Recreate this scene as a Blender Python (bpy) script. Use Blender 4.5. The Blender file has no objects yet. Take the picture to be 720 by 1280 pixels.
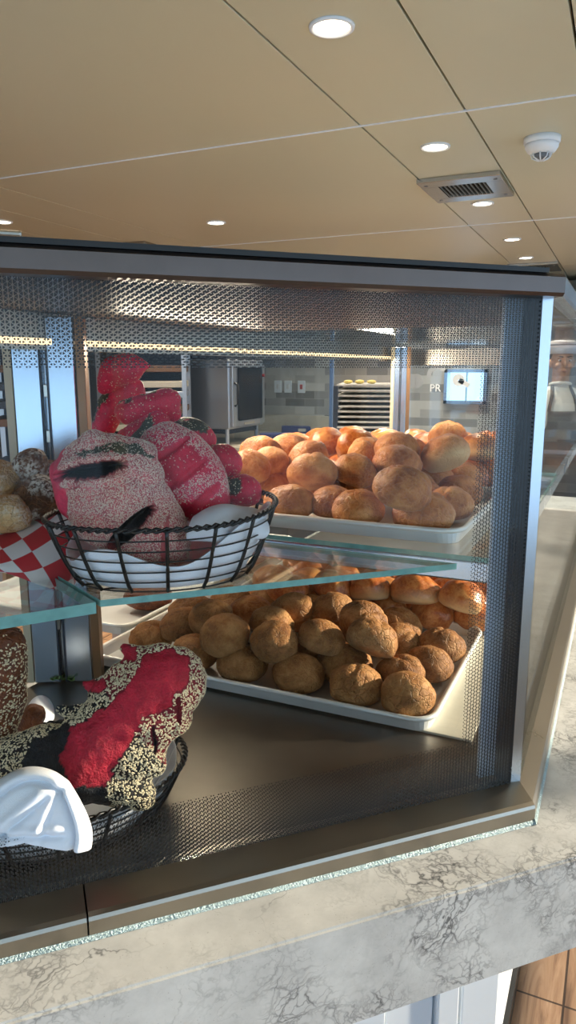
import bpy, bmesh, math, random
from mathutils import Vector, Matrix, Euler, noise
random.seed(7)
S = bpy.context.scene
COL = S.collection
PI = math.pi
YAW = math.radians(24.645)
V = Vector

# ------------------------------------------------------------------ objects
def link(o, parent=None):
    COL.objects.link(o)
    if parent: o.parent = parent
    return o
def tag(o, label=None, cat=None, group=None, kind=None):
    if label: o['label'] = label
    if cat: o['category'] = cat
    if group: o['group'] = group
    if kind: o['kind'] = kind
    return o
def empty(name, loc=(0,0,0), rz=0, label=None, cat=None, group=None):
    o = bpy.data.objects.new(name, None); link(o)
    o.empty_display_size = .05
    o.location = loc; o.rotation_euler = (0,0,rz)
    return tag(o, label, cat, group)
def copy_tree(o, parent=None):
    c = o.copy(); link(c)
    if parent: c.parent = parent
    for ch in list(o.children): copy_tree(ch, c)
    return c

class MB:
    """collects shapes in one bmesh and links them as ONE mesh object"""
    def __init__(s): s.bm = bmesh.new(); s.mi = 0
    def _fin(s, verts):
        fs = set(f for v in verts for f in v.link_faces)
        for f in fs: f.material_index = s.mi
    def box(s, c, d, rz=0, bev=0, rot=None):
        r = bmesh.ops.create_cube(s.bm, size=1)
        vs = r['verts']
        M = Matrix.Translation(V(c)) @ (rot if rot else Matrix.Rotation(rz,4,'Z')) @ Matrix.Diagonal((*d,1))
        bmesh.ops.transform(s.bm, matrix=M, verts=vs)
        if bev:
            es = list(set(e for v in vs for e in v.link_edges))
            fs0 = set(s.bm.faces) - set(f for v in vs for f in v.link_faces)
            bmesh.ops.bevel(s.bm, geom=es, offset=bev, segments=2, affect='EDGES', profile=.5)
            for f in s.bm.faces:
                if f not in fs0: f.material_index = s.mi
        else: s._fin(vs)
        return s
    def cyl(s, p0, p1, r0, r1=None, n=16):
        r1 = r0 if r1 is None else r1
        p0, p1 = V(p0), V(p1); d = p1-p0
        M = Matrix.Translation((p0+p1)/2) @ d.to_track_quat('Z','Y').to_matrix().to_4x4()
        r = bmesh.ops.create_cone(s.bm, cap_ends=True, segments=n, radius1=r0, radius2=r1, depth=d.length, matrix=M)
        s._fin(r['verts']); return s
    def ball(s, c, r, rot=None, u=20, v=12):
        M = Matrix.Translation(V(c)) @ (rot if rot else Matrix.Identity(4)) @ Matrix.Diagonal((*r,1) if hasattr(r,'__len__') else (r,r,r,1))
        q = bmesh.ops.create_uvsphere(s.bm, u_segments=u, v_segments=v, radius=1, matrix=M)
        s._fin(q['verts']); return s
    def tube(s, pts, r, n=8, closed=False):
        pts = [V(p) for p in pts]; N = len(pts); rings = []
        up = V((0,0,1))
        for i,p in enumerate(pts):
            a = pts[i-1] if (i>0 or closed) else p
            b = pts[(i+1)%N] if (i<N-1 or closed) else p
            t = (b-a).normalized()
            q = up if abs(t.dot(up))<.95 else V((1,0,0))
            x = t.cross(q).normalized(); y = x.cross(t)
            rr = r[i] if hasattr(r,'__len__') else r
            rings.append([s.bm.verts.new(p + x*rr*math.cos(2*PI*k/n) + y*rr*math.sin(2*PI*k/n)) for k in range(n)])
        for i in range(N if closed else N-1):
            A, B = rings[i], rings[(i+1)%N]
            for k in range(n):
                f = s.bm.faces.new((A[k],A[(k+1)%n],B[(k+1)%n],B[k])); f.material_index = s.mi; f.smooth = True
        if not closed:
            for R in (rings[0][::-1], rings[-1]):
                f = s.bm.faces.new(R); f.material_index = s.mi
        return s
    def loft(s, loops, closed=True, cap=True, smooth=False):
        rings = [[s.bm.verts.new(p) for p in L] for L in loops]
        n = len(rings[0])
        for i in range(len(rings)-1):
            for k in range(n if closed else n-1):
                f = s.bm.faces.new((rings[i][k],rings[i][(k+1)%n],rings[i+1][(k+1)%n],rings[i+1][k]))
                f.material_index = s.mi; f.smooth = smooth
        if cap:
            for R in (rings[0][::-1], rings[-1]):
                f = s.bm.faces.new(R); f.material_index = s.mi
        return s
    def prism(s, poly, z0, z1):
        return s.loft([[(x,y,z0) for x,y in poly],[(x,y,z1) for x,y in poly]])
    def lathe(s, prof, n=32, c=(0,0,0), smooth=True):
        rings = [[s.bm.verts.new((c[0]+r*math.cos(2*PI*k/n), c[1]+r*math.sin(2*PI*k/n), c[2]+z)) for k in range(n)] for r,z in prof]
        for A,B in zip(rings, rings[1:]):
            for k in range(n):
                f = s.bm.faces.new((A[k],A[(k+1)%n],B[(k+1)%n],B[k])); f.smooth = smooth; f.material_index = s.mi
        for R in (rings[0][::-1], rings[-1]):
            f = s.bm.faces.new(R); f.material_index = s.mi
        return s
    def grid(s, fn, nu, nv):
        g = [[s.bm.verts.new(fn(i/nu, j/nv)) for j in range(nv+1)] for i in range(nu+1)]
        for i in range(nu):
            for j in range(nv):
                f = s.bm.faces.new((g[i][j],g[i+1][j],g[i+1][j+1],g[i][j+1])); f.smooth = True; f.material_index = s.mi
        return s
    def build(s, name, mats, parent=None, smooth=None, kind=None, label=None, loc=None):
        bmesh.ops.recalc_face_normals(s.bm, faces=s.bm.faces[:])
        me = bpy.data.meshes.new(name); s.bm.to_mesh(me); s.bm.free()
        for m in (mats if isinstance(mats,(list,tuple)) else [mats]): me.materials.append(m)
        if smooth:
            for p in me.polygons: p.use_smooth = True
        o = bpy.data.objects.new(name, me); link(o, parent)
        if loc: o.location = loc
        return tag(o, label, None, None, kind)
def struct(name, mb, m, smooth=None):
    o = mb.build(name, m, None, smooth); o['kind'] = 'structure'; return o
def solidify(o, t):
    m = o.modifiers.new('thickness','SOLIDIFY'); m.thickness = t; m.offset = 0; return o
def offset_path(path, d):
    """offset an open 2-D polyline to its left by d with mitred corners"""
    out = []
    for i,p in enumerate(path):
        ns = []
        for a,b in ((i-1,i),(i,i+1)):
            if a>=0 and b<len(path):
                e = V(path[b])-V(path[a]); e.normalize(); ns.append(V((-e.y,e.x)))
        n = sum(ns, V((0,0))); n.normalize(); k = d/n.dot(ns[0])
        out.append(V(p)+n*k)
    return out
def sweep(mb, path, prof):
    """sweep (offset,z) profile along a polyline"""
    offs = [offset_path(path, d) for d,z in prof]
    loops = [[(offs[j][i].x, offs[j][i].y, prof[j][1]) for j in range(len(prof))] for i in range(len(path))]
    return mb.loft(loops)

# ---------------------------------------------------------------- materials
def mat(name):
    m = bpy.data.materials.new(name); m.use_nodes = True
    nt = m.node_tree; nt.nodes.clear()
    out = nt.nodes.new('ShaderNodeOutputMaterial')
    return m, nt, out
class NT:
    def __init__(s, nt): s.nt = nt
    def n(s, t, **kw):
        x = s.nt.nodes.new(t)
        for k,v in kw.items():
            if k.startswith('i_'):
                key = k[2:]
                key = int(key) if key.isdigit() else key.replace('_',' ')
                x.inputs[key].default_value = v
            else: setattr(x, k, v)
        return x
    def l(s, a, b): s.nt.links.new(a, b)
    def val(s, sock, v):
        if hasattr(v,'is_linked') or hasattr(v,'links'): s.l(v, sock)
        else: sock.default_value = v
    def math(s, op, a, b=None, c=None):
        x = s.n('ShaderNodeMath', operation=op)
        for i,v in enumerate((a,b,c)):
            if v is not None: s.val(x.inputs[i], v)
        return x.outputs[0]
    def mix(s, f, a, b):
        x = s.n('ShaderNodeMix', data_type='RGBA')
        s.val(x.inputs[0], f); s.val(x.inputs[6], a); s.val(x.inputs[7], b)
        return x.outputs[2]
    def ramp(s, f, stops, interp='LINEAR'):
        x = s.n('ShaderNodeValToRGB'); cr = x.color_ramp; cr.interpolation = interp
        while len(cr.elements) < len(stops): cr.elements.new(.5)
        for e,(p,c) in zip(cr.elements, stops): e.position = p; e.color = c if len(c)==4 else (*c,1)
        s.l(f, x.inputs[0]); return x.outputs[0]
    def noise(s, vec, scale, detail=4, rough=.55, dist=0):
        x = s.n('ShaderNodeTexNoise'); x.inputs['Scale'].default_value = scale; x.inputs['Detail'].default_value = detail
        x.inputs['Roughness'].default_value = rough; x.inputs['Distortion'].default_value = dist
        if vec is not None: s.l(vec, x.inputs['Vector'])
        return x
    def bump(s, h, strength=.3, dist=.01):
        x = s.n('ShaderNodeBump'); x.inputs['Strength'].default_value = strength; x.inputs['Distance'].default_value = dist
        s.l(h, x.inputs['Height']); return x.outputs[0]
def rgb(r,g,b):
    f = lambda c: (c/255/12.92 if c/255<=.04045 else ((c/255+.055)/1.055)**2.4)
    return (f(r),f(g),f(b),1)
def pbr(name, col, rough=.5, metal=0, bumpscale=0, bumpstr=.1, var=0, spec=.5, aniso=None, coat=0, vscale=20):
    m, nt, out = mat(name); N = NT(nt)
    b = N.n('ShaderNodeBsdfPrincipled'); N.l(b.outputs[0], out.inputs[0])
    b.inputs['Base Color'].default_value = col; b.inputs['Roughness'].default_value = rough
    b.inputs['Metallic'].default_value = metal; b.inputs['Specular IOR Level'].default_value = spec
    b.inputs['Coat Weight'].default_value = coat
    tc = N.n('ShaderNodeTexCoord').outputs['Object']
    nz = N.noise(tc, vscale, 5)
    if var:
        dark = (col[0]*(1-var), col[1]*(1-var), col[2]*(1-var), 1); lite = tuple(min(1,c*(1+var*.6)) for c in col[:3])+(1,)
        N.l(N.ramp(nz.outputs[0], [(.3,dark),(.7,lite)]), b.inputs['Base Color'])
    r2 = N.n('ShaderNodeMapRange'); N.l(nz.outputs[0], r2.inputs[0])
    r2.inputs[3].default_value = max(0,rough-.06); r2.inputs[4].default_value = min(1,rough+.06)
    N.l(r2.outputs[0], b.inputs['Roughness'])
    if aniso:   # brushed: noise stretched along an axis
        mp = N.n('ShaderNodeMapping'); N.l(tc, mp.inputs[0]); mp.inputs['Scale'].default_value = aniso
        n2 = N.noise(mp.outputs[0], 1, 3)
        N.l(N.bump(n2.outputs[0], bumpstr, .001), b.inputs['Normal'])
    elif bumpscale:
        n2 = N.noise(tc, bumpscale, 4)
        N.l(N.bump(n2.outputs[0], bumpstr, .004), b.inputs['Normal'])
    return m
def emis(name, col, s):
    m, nt, out = mat(name); N = NT(nt)
    e = N.n('ShaderNodeEmission'); e.inputs[0].default_value = col; e.inputs[1].default_value = s
    N.l(e.outputs[0], out.inputs[0]); return m
def glass(name, tint=(1,1,1,1), rmax=.4, frit=None, rmul=1.0):
    """clear pane: see-through with a Fresnel reflection; frit = (x_right, z_low, z_high, band_side, band_low, band_top)"""
    m, nt, out = mat(name); N = NT(nt)
    tr = N.n('ShaderNodeBsdfTransparent'); tr.inputs[0].default_value = tint
    gl = N.n('ShaderNodeBsdfGlossy'); gl.inputs['Roughness'].default_value = .015
    fr = N.n('ShaderNodeFresnel'); fr.inputs[0].default_value = 1.5
    f = N.math('MINIMUM', N.math('MULTIPLY', fr.outputs[0], rmul), rmax)
    mx = N.n('ShaderNodeMixShader'); N.l(f, mx.inputs[0]); N.l(tr.outputs[0], mx.inputs[1]); N.l(gl.outputs[0], mx.inputs[2])
    res = mx.outputs[0]
    if frit:
        xr, zl, zh, bs, bl, bt = frit
        sx = N.n('ShaderNodeSeparateXYZ'); N.l(N.n('ShaderNodeTexCoord').outputs['Object'], sx.inputs[0])
        x, z = sx.outputs[0], sx.outputs[2]
        h = .0046
        def fam(ax, az):
            q = N.math('ADD', N.math('MULTIPLY', x, ax/h), N.math('MULTIPLY', z, az/h))
            q = N.math('FRACT', q)
            return N.math('MINIMUM', q, N.math('SUBTRACT', 1.0, q))
        d = N.math('MINIMUM', N.math('MINIMUM', fam(1,0), fam(.5,.866)), fam(.5,-.866))
        t1 = N.math('DIVIDE', N.math('SUBTRACT', xr, x), bs)
        t2 = N.math('DIVIDE', N.math('SUBTRACT', z, zl), bl)
        t3 = N.math('DIVIDE', N.math('SUBTRACT', zh, z), bt)
        t = N.math('MINIMUM', N.math('MINIMUM', t1, t2), t3)
        tt = N.math('MAXIMUM', t, 0.0)
        w = N.math('MULTIPLY_ADD', N.math('POWER', tt, .8), .105, .09)
        on = N.math('MULTIPLY', N.math('GREATER_THAN', d, w), N.math('LESS_THAN', t, 1.0))
        blk = N.n('ShaderNodeBsdfPrincipled'); blk.inputs['Base Color'].default_value = (.008,.008,.009,1); blk.inputs['Roughness'].default_value = .35
        mx2 = N.n('ShaderNodeMixShader'); N.l(on, mx2.inputs[0]); N.l(res, mx2.inputs[1]); N.l(blk.outputs[0], mx2.inputs[2])
        res = mx2.outputs[0]
    N.l(res, out.inputs[0]); return m
def m_marble():
    m, nt, out = mat('veined_quartz'); N = NT(nt)
    b = N.n('ShaderNodeBsdfPrincipled'); N.l(b.outputs[0], out.inputs[0])
    tc = N.n('ShaderNodeTexCoord').outputs['Object']
    warp = N.noise(tc, 9, 5, .6)
    add = N.n('ShaderNodeVectorMath', operation='MULTIPLY_ADD'); N.l(warp.outputs[1], add.inputs[0]); add.inputs[1].default_value = (.16,.16,.16); N.l(tc, add.inputs[2])
    def veins(scale, width, dis):
        v = N.n('ShaderNodeTexVoronoi', feature='DISTANCE_TO_EDGE'); v.inputs['Scale'].default_value = scale
        N.l(add.outputs[0], v.inputs['Vector'])
        return N.ramp(v.outputs[0], [(0,(1,1,1)),(width*.45,(.45,.45,.45)),(width,(.0,.0,.0))])
    mk = N.ramp(N.noise(tc, 3.6, 4, .6, .6).outputs[0], [(.36,(0,0,0)),(.52,(1,1,1))])
    mk2 = N.ramp(N.noise(tc, 11, 5, .6).outputs[0], [(.45,(.08,.08,.08)),(.62,(1,1,1))])
    v = N.math('MULTIPLY', N.math('MAXIMUM', veins(21,.07,0), N.math('MULTIPLY', veins(52,.11,0), .7)), N.math('MULTIPLY', mk, mk2))
    v = N.math('MAXIMUM', v, N.math('MULTIPLY', N.math('MULTIPLY', veins(7,.014,0), mk2), .8))
    base = N.ramp(N.noise(tc, 14, 6, .65).outputs[0], [(.3,rgb(168,167,165)),(.7,rgb(196,195,192))])
    sp = N.n('ShaderNodeTexVoronoi'); sp.inputs['Scale'].default_value = 260; N.l(tc, sp.inputs['Vector'])
    spm = N.ramp(sp.outputs['Distance'], [(.10,(1,1,1)),(.22,(0,0,0))])
    spk = N.math('MULTIPLY', N.math('MULTIPLY', spm, .4), N.ramp(N.noise(tc, 60, 2).outputs[0], [(.5,(0,0,0)),(.6,(1,1,1))]))
    c = N.mix(N.math('MULTIPLY', v, .9), base, rgb(44,46,50))
    c = N.mix(spk, c, rgb(96,92,88))
    N.l(c, b.inputs['Base Color']); b.inputs['Roughness'].default_value = .28
    return m
def m_crust(name, lo, mid, hi, bump=.5, rough=.5, flour=0, scale=1, shine=.4):
    """bread crust: mottled colour varying per roll, crackled skin"""
    m, nt, out = mat(name); N = NT(nt)
    b = N.n('ShaderNodeBsdfPrincipled'); N.l(b.outputs[0], out.inputs[0])
    tc = N.n('ShaderNodeTexCoord').outputs['Object']
    oi = N.n('ShaderNodeObjectInfo')
    off = N.n('ShaderNodeVectorMath', operation='MULTIPLY_ADD'); N.l(oi.outputs['Random'], off.inputs[0]); off.inputs[1].default_value = (9,7,5); N.l(tc, off.inputs[2])
    vec = off.outputs[0]
    big = N.noise(vec, 26*scale, 4, .55, .4)
    fine = N.noise(vec, 190*scale, 4, .6)
    vor = N.n('ShaderNodeTexVoronoi', feature='DISTANCE_TO_EDGE'); vor.inputs['Scale'].default_value = 62*scale
    wp = N.n('ShaderNodeVectorMath', operation='MULTIPLY_ADD'); N.l(N.noise(vec, 60*scale, 3).outputs[1], wp.inputs[0]); wp.inputs[1].default_value = (.02,.02,.02); N.l(vec, wp.inputs[2])
    N.l(wp.outputs[0], vor.inputs['Vector'])
    crack = N.ramp(vor.outputs[0], [(0,(1,1,1)),(.09,(0,0,0))])
    f = N.math('ADD', N.math('MULTIPLY', big.outputs[0], .8), N.math('MULTIPLY', fine.outputs[0], .28))
    f = N.math('ADD', f, N.math('MULTIPLY_ADD', oi.outputs['Random'], .12, -.07))
    c = N.ramp(f, [(.36,lo),(.53,mid),(.72,hi)])
    c = N.mix(N.math('MULTIPLY', crack, .30), c, hi)
    if flour:
        fm = N.math('MULTIPLY', N.ramp(N.noise(vec, 22*scale, 3).outputs[0], [(.45,(0,0,0)),(.6,(1,1,1))]), N.ramp(fine.outputs[0], [(.42,(0,0,0)),(.55,(1,1,1))]))
        c = N.mix(N.math('MULTIPLY', fm, flour), c, rgb(232,222,205))
    at = N.n('ShaderNodeAttribute', attribute_name='pale'); 
    c = N.mix(at.outputs['Fac'], c, rgb(232,196,142))
    N.l(c, b.inputs['Base Color'])
    b.inputs['Roughness'].default_value = rough; b.inputs['Specular IOR Level'].default_value = shine
    hgt = N.math('ADD', N.math('MULTIPLY', fine.outputs[0], .5), N.math('MULTIPLY', crack, -.9))
    hgt = N.math('ADD', hgt, N.math('MULTIPLY', big.outputs[0], .8))
    N.l(N.bump(hgt, bump, .006), b.inputs['Normal'])
    return m
def m_painted(name, rough=.55, bump=.5, bs=260, shine=.4):
    """dough coloured by the 'dough' attribute of the mesh"""
    m, nt, out = mat(name); N = NT(nt)
    b = N.n('ShaderNodeBsdfPrincipled'); N.l(b.outputs[0], out.inputs[0])
    tc = N.n('ShaderNodeTexCoord').outputs['Object']
    at = N.n('ShaderNodeAttribute', attribute_name='dough')
    nz = N.noise(tc, bs, 4, .6); n2 = N.noise(tc, 45, 3)
    hs = N.n('ShaderNodeHueSaturation'); N.l(at.outputs['Color'], hs.inputs['Color'])
    N.l(N.math('MULTIPLY_ADD', N.math('ADD', nz.outputs[0], n2.outputs[0]), .9, .1), hs.inputs['Value'])
    N.l(hs.outputs[0], b.inputs['Base Color'])
    b.inputs['Roughness'].default_value = rough; b.inputs['Specular IOR Level'].default_value = shine
    N.l(N.bump(N.math('ADD', nz.outputs[0], n2.outputs[0]), bump, .003), b.inputs['Normal'])
    return m
def m_tile():
    m, nt, out = mat('grey_wall_tile'); N = NT(nt)
    b = N.n('ShaderNodeBsdfPrincipled'); N.l(b.outputs[0], out.inputs[0])
    sx = N.n('ShaderNodeSeparateXYZ'); N.l(N.n('ShaderNodeTexCoord').outputs['Object'], sx.inputs[0])
    cx = N.n('ShaderNodeCombineXYZ'); N.l(sx.outputs[0], cx.inputs[0]); N.l(sx.outputs[2], cx.inputs[1])
    br = N.n('ShaderNodeTexBrick'); N.l(cx.outputs[0], br.inputs['Vector'])
    br.offset = .5; br.inputs['Color1'].default_value = rgb(120,118,114); br.inputs['Color2'].default_value = rgb(206,202,194)
    br.inputs['Mortar'].default_value = rgb(190,186,178); br.inputs['Scale'].default_value = 1
    br.inputs['Mortar Size'].default_value = .002; br.inputs['Brick Width'].default_value = .23; br.inputs['Row Height'].default_value = .083
    br.inputs['Bias'].default_value = 0
    N.l(br.outputs[0], b.inputs['Base Color']); b.inputs['Roughness'].default_value = .3
    return m
def m_floor():
    m, nt, out = mat('wood_look_floor_tile'); N = NT(nt)
    b = N.n('ShaderNodeBsdfPrincipled'); N.l(b.outputs[0], out.inputs[0])
    tc = N.n('ShaderNodeTexCoord').outputs['Object']
    mp = N.n('ShaderNodeMapping'); N.l(tc, mp.inputs[0]); mp.inputs['Location'].default_value = (.01,-1.67,0)
    br = N.n('ShaderNodeTexBrick'); N.l(mp.outputs[0], br.inputs['Vector'])
    br.offset = 0; br.inputs['Scale'].default_value = 1; br.inputs['Brick Width'].default_value = .19; br.inputs['Row Height'].default_value = .38
    br.inputs['Mortar Size'].default_value = .003; br.inputs['Mortar Smooth'].default_value = .1
    br.inputs['Color1'].default_value = (.75,.75,.75,1); br.inputs['Color2'].default_value = (1,1,1,1); br.inputs['Mortar'].default_value = (0.12,.1,.09,1)
    m2 = N.n('ShaderNodeMapping'); N.l(tc, m2.inputs[0]); m2.inputs['Scale'].default_value = (34,3.5,1)
    g = N.noise(m2.outputs[0], 1, 5, .6, 1.2)
    c = N.ramp(g.outputs[0], [(.3,rgb(120,86,62)),(.5,rgb(176,134,100)),(.7,rgb(200,160,124))])
    mx = N.n('ShaderNodeMix', data_type='RGBA', blend_type='MULTIPLY'); mx.inputs[0].default_value = 1
    N.l(c, mx.inputs[6]); N.l(br.outputs[0], mx.inputs[7])
    N.l(mx.outputs[2], b.inputs['Base Color']); b.inputs['Roughness'].default_value = .4
    return m
def m_check():
    m, nt, out = mat('red_check_paper'); N = NT(nt)
    b = N.n('ShaderNodeBsdfPrincipled'); N.l(b.outputs[0], out.inputs[0])
    uv = N.n('ShaderNodeUVMap'); uv.uv_map = 'UVMap'
    ch = N.n('ShaderNodeTexChecker'); N.l(uv.outputs[0], ch.inputs[0]); ch.inputs['Scale'].default_value = 1
    ch.inputs[1].default_value = rgb(190,50,56); ch.inputs[2].default_value = rgb(222,212,206)
    N.l(ch.outputs[0], b.inputs['Base Color']); b.inputs['Roughness'].default_value = .45
    b.inputs['Specular IOR Level'].default_value = .4
    return m

STEEL = pbr('brushed_steel', rgb(158,150,138), .3, 1, aniso=(4,4,420), bumpstr=.08)
STEELB = pbr('satin_steel', rgb(176,170,160), .24, 1, var=.08, vscale=8)
DECKM = pbr('scuffed_steel_deck', rgb(112,106,98), .36, .9, var=.16, vscale=9, bumpscale=30, bumpstr=.03)
BROWNST = pbr('bronze_tinted_steel', rgb(100,90,86), .3, .9, var=.1)
ALU = pbr('aluminium_post', rgb(188,200,214), .26, 1, var=.06, vscale=6)
BRASS = pbr('bronze_edge_strip', rgb(140,104,72), .4, .6)
BLACK = pbr('black_gasket', rgb(14,14,15), .4)
WIRE = pbr('black_coated_wire', rgb(16,15,15), .35, .1, spec=.6)
PAN = pbr('tray_aluminium', rgb(226,226,224), .42, .35, var=.06, vscale=14)
PANW = pbr('tray_rim', rgb(232,231,226), .35, .3)
BOARD = pbr('sun_patch_pale', rgb(206,198,180), .45, var=.08)  # pale tone stands in for sun on the steel deck
NAPKIN = pbr('white_napkin_cloth', rgb(232,234,240), .75, bumpscale=500, bumpstr=.15)
CEIL = pbr('beige_ceiling_panel', rgb(204,200,174), .36, .05, var=.03, vscale=1.2, spec=.45)
WHITE = pbr('white_plastic', rgb(232,236,240), .4)
GREYM = pbr('grey_paint', rgb(120,122,126), .5)
DARK = pbr('dark_void', rgb(22,22,24), .6)
MARBLE = m_marble(); TILE = m_tile(); FLOORM = m_floor(); CHECK = m_check()
SEALB = pbr('sealant_bead', rgb(150,170,172), .3, .2, bumpscale=350, bumpstr=1, var=.35, vscale=400)
TEAL = pbr('green_glass_edge', rgb(122,176,172), .12, 0, var=.2, vscale=60, spec=.8)
CLEAR = glass('clear_shelf_glass', (.96,.985,.98,1), .3)
SIDEG = glass('side_pane_glass', (.97,.985,.985,1), .25)
ENDG = glass('end_pane_glass', (.9,.95,.98,1), .4)
CRUST = m_crust('golden_roll_crust', rgb(146,76,32), rgb(192,116,56), rgb(224,160,94))
CRUSTD = m_crust('brown_roll_crust', rgb(114,70,36), rgb(158,104,56), rgb(194,142,88), bump=.6, rough=.6, shine=.25)
CRUSTG = m_crust('glossy_roll_crust', rgb(134,62,24), rgb(186,100,42), rgb(226,160,92), bump=.15, rough=.3)
RUSTIC = m_crust('rustic_dark_crust', rgb(58,34,22), rgb(96,60,38), rgb(150,104,68), flour=.75, rough=.8, shine=.15)
RUSTICP = m_crust('rustic_pale_crust', rgb(150,104,60), rgb(196,150,98), rgb(222,190,146), flour=.6, rough=.8, shine=.15)
BROWNB = m_crust('dark_brown_loaf', rgb(70,32,14), rgb(112,56,26), rgb(150,84,42), rough=.45)
DOUGH = m_painted('coloured_dough', .5, .45, 240); DOUGHR = m_painted('rough_coloured_dough', .6, 1.0, 330)
SEED = pbr('sesame_seed', rgb(236,218,180), .45, var=.25, vscale=300)
SEEDP = pbr('pale_sesame_seed', rgb(248,222,202), .5, var=.25, vscale=300)
LAMP = emis('lamp_lens', (1,.87,.66,1), 14)
# ================================================================= THE ROOM
CH = 2.3
struct('floor', MB().box((-1.4,2.1,-.02),(7.4,10.4,.04)), FLOORM)
cb = MB()
xs = [-5.2,-4.05,-3.73,-3.4,-3.08,-2.75,-2.42,-.808,-.485,-.164,.162,.49,2.3]
ys = [-3.2,.5,2.3,4.04,5.8,7.3]
for i in range(len(xs)-1):
    for j in range(len(ys)-1):
        cb.box(((xs[i]+xs[i+1])/2,(ys[j]+ys[j+1])/2,CH+.01),(xs[i+1]-xs[i]-.006,ys[j+1]-ys[j]-.006,.02), bev=.001)
struct('ceiling', cb, CEIL)
struct('ceiling_void', MB().box((-1.4,2.1,CH+.05),(7.6,10.6,.03)), DARK)
t = MB()
for y, x0, x1 in ((2.3,-2.42,.162),(4.04,-2.75,.162)): t.box(((x0+x1)/2,y,CH+.0),(x1-x0,.006,.006))
struct('trim_1', t, WHITE)
wb = MB()   # kitchen wall with an opening onto daylight
for x0,x1,z0,z1 in ((-5.1,-1.58,0,CH),(-1.20,2.3,0,CH),(-1.58,-1.20,0,1.24),(-1.58,-1.20,1.54,CH)):
    wb.box(((x0+x1)/2,7.25,(z0+z1)/2),(x1-x0,.1,z1-z0))
struct('wall_back', wb, TILE)
w = MB()
for x in (-1.58,-1.20): w.box((x,7.2,1.39),(.03,.14,.33))
for z in (1.24,1.54): w.box((-1.39,7.2,z),(.41,.14,.03))
w.box((-1.39,7.22,1.39),(.012,.04,.3))
struct('window_1', w, ALU)
struct('wall_left', MB().box((-5.15,2.1,CH/2),(.1,10.4,CH)), pbr('grey_wall_paint', rgb(96,92,88), .6))
wr = MB()   # window wall on the passenger side: sill, header and mullions
wr.box((2.25,2.1,.42),(.1,10.4,.84)); wr.box((2.25,2.1,2.2),(.1,10.4,.2))
for k in range(8): wr.box((2.25,-3+k*1.45,1.45),(.1,.1,1.4))
WCREAM = pbr('cream_wall_paint', rgb(206,194,172), .5)
struct('wall_right', wr, WCREAM)
wf = MB()
wf.box((-1.4,-3.15,.15),(7.4,.1,.3)); wf.box((-1.4,-3.15,2.25),(7.4,.1,.1))
for k in range(6): wf.box((-5+k*1.45,-3.15,1.25),(.12,.1,2.0))
struct('wall_front', wf, WCREAM)

# ---- ceiling fittings
def downlight(x, y, r, label, grp=None):
    t = empty('ceiling_downlight', (x,y,CH), 0, label, 'ceiling light', 'recessed ceiling downlights')
    MB().lathe([(r*.80,-.001),(r*.86,-.006),(r*1.0,-.005),(r*1.02,0),(r*.8,0)], 32).build('trim_ring', WHITE, t, True)
    MB().lathe([(.001,-.0045),(r*.5,-.0042),(r*.8,-.0015),(r*.8,-.0005),(.001,-.0005)], 32).build('lamp_lens', LAMP, t, True)
    return t
LAMPS = [(-.648,1.644,'large bright downlight nearest the camera at the top of the photo'),
 (-.646,2.606,'downlight just in front of the big ceiling vent'),
 (-.651,3.543,'downlight just behind the big ceiling vent'),
 (-.658,4.562,'downlight in the narrow panel row midway between the two ceiling vents'),
 (-.672,5.331,'small downlight just in front of the far ceiling vent'),
 (-1.976,3.418,'lone downlight on the plain ceiling right of the flat ceiling hatch'),
 (-2.961,2.943,'downlight cut by the left edge of the photo above the bronze frame'),
 (-2.011,4.924,'small downlight just above the black edge of the case top, centre')]
for x,y,l in LAMPS: downlight(x,y,.05,l)
# unseen lamps added to brighten the case front, aisle and kitchen
for x,y in ((-.65,.68),(.7,2.4),(-1.98,1.5),(.7,4.4),(-3.0,4.4),(-3.0,5.9),(-1.4,6.4),(-2.0,6.2)):
    d = downlight(x,y,.05,'recessed downlight added out of view to brighten the case front and kitchen')
def lamp_light(x, y, e):
    l = bpy.data.lights.new('downlight_beam','SPOT'); l.energy = e; l.color = (1,.88,.72); l.spot_size = 2.5; l.spot_blend = .9; l.shadow_soft_size = .05
    o = bpy.data.objects.new('downlight_beam', l); link(o); o.location = (x,y,CH-.02)
for x,y,_ in LAMPS: lamp_light(x,y,42)
for x,y in ((-.65,.68),(.7,2.4),(-1.98,1.5),(.7,4.4),(-3.0,4.4),(-3.0,5.9),(-1.4,6.4),(-2.0,6.2)): lamp_light(x,y,42)  # beams of the added unseen lamps

def vent(x0,x1,y0,y1,label,nsl):
    t = empty('ceiling_vent', ((x0+x1)/2,(y0+y1)/2,CH), 0, label, 'vent', 'louvred ceiling vents')
    sx, sy = x1-x0, y1-y0; ix, iy = sx*.29, sy*.27
    f = MB()
    zc = -.009
    f.box((0,-(sy/2+iy)/2,zc),(sx,sy/2-iy,.018),bev=.002); f.box((0,(sy/2+iy)/2,zc),(sx,sy/2-iy,.018),bev=.002)
    f.box((-(sx/2+ix)/2,0,zc),(sx/2-ix,iy*2,.018)); f.box(((sx/2+ix)/2,0,zc),(sx/2-ix,iy*2,.018))
    f.build('frame', STEELB, t)
    MB().box((0,0,-.003),(ix*2,iy*2,.004)).build('duct_opening', DARK, t)
    for k in range(nsl):
        MB().box((-ix+(k+.5)*2*ix/nsl,0,-.011),(.004,iy*2,.016),rot=Matrix.Rotation(.5,4,'Y')).build('louvre', STEELB, t)
    for sxn in (-1,1):
        for syn in (-1,1): MB().cyl((sxn*sx*.42,syn*sy*.36,-.019),(sxn*sx*.42,syn*sy*.36,-.017),.008,n=10).build('screw', GREYM, t)
vent(-.815,-.49,3.0,3.38,'big louvred steel ceiling vent beside the smoke detector',11)
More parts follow.
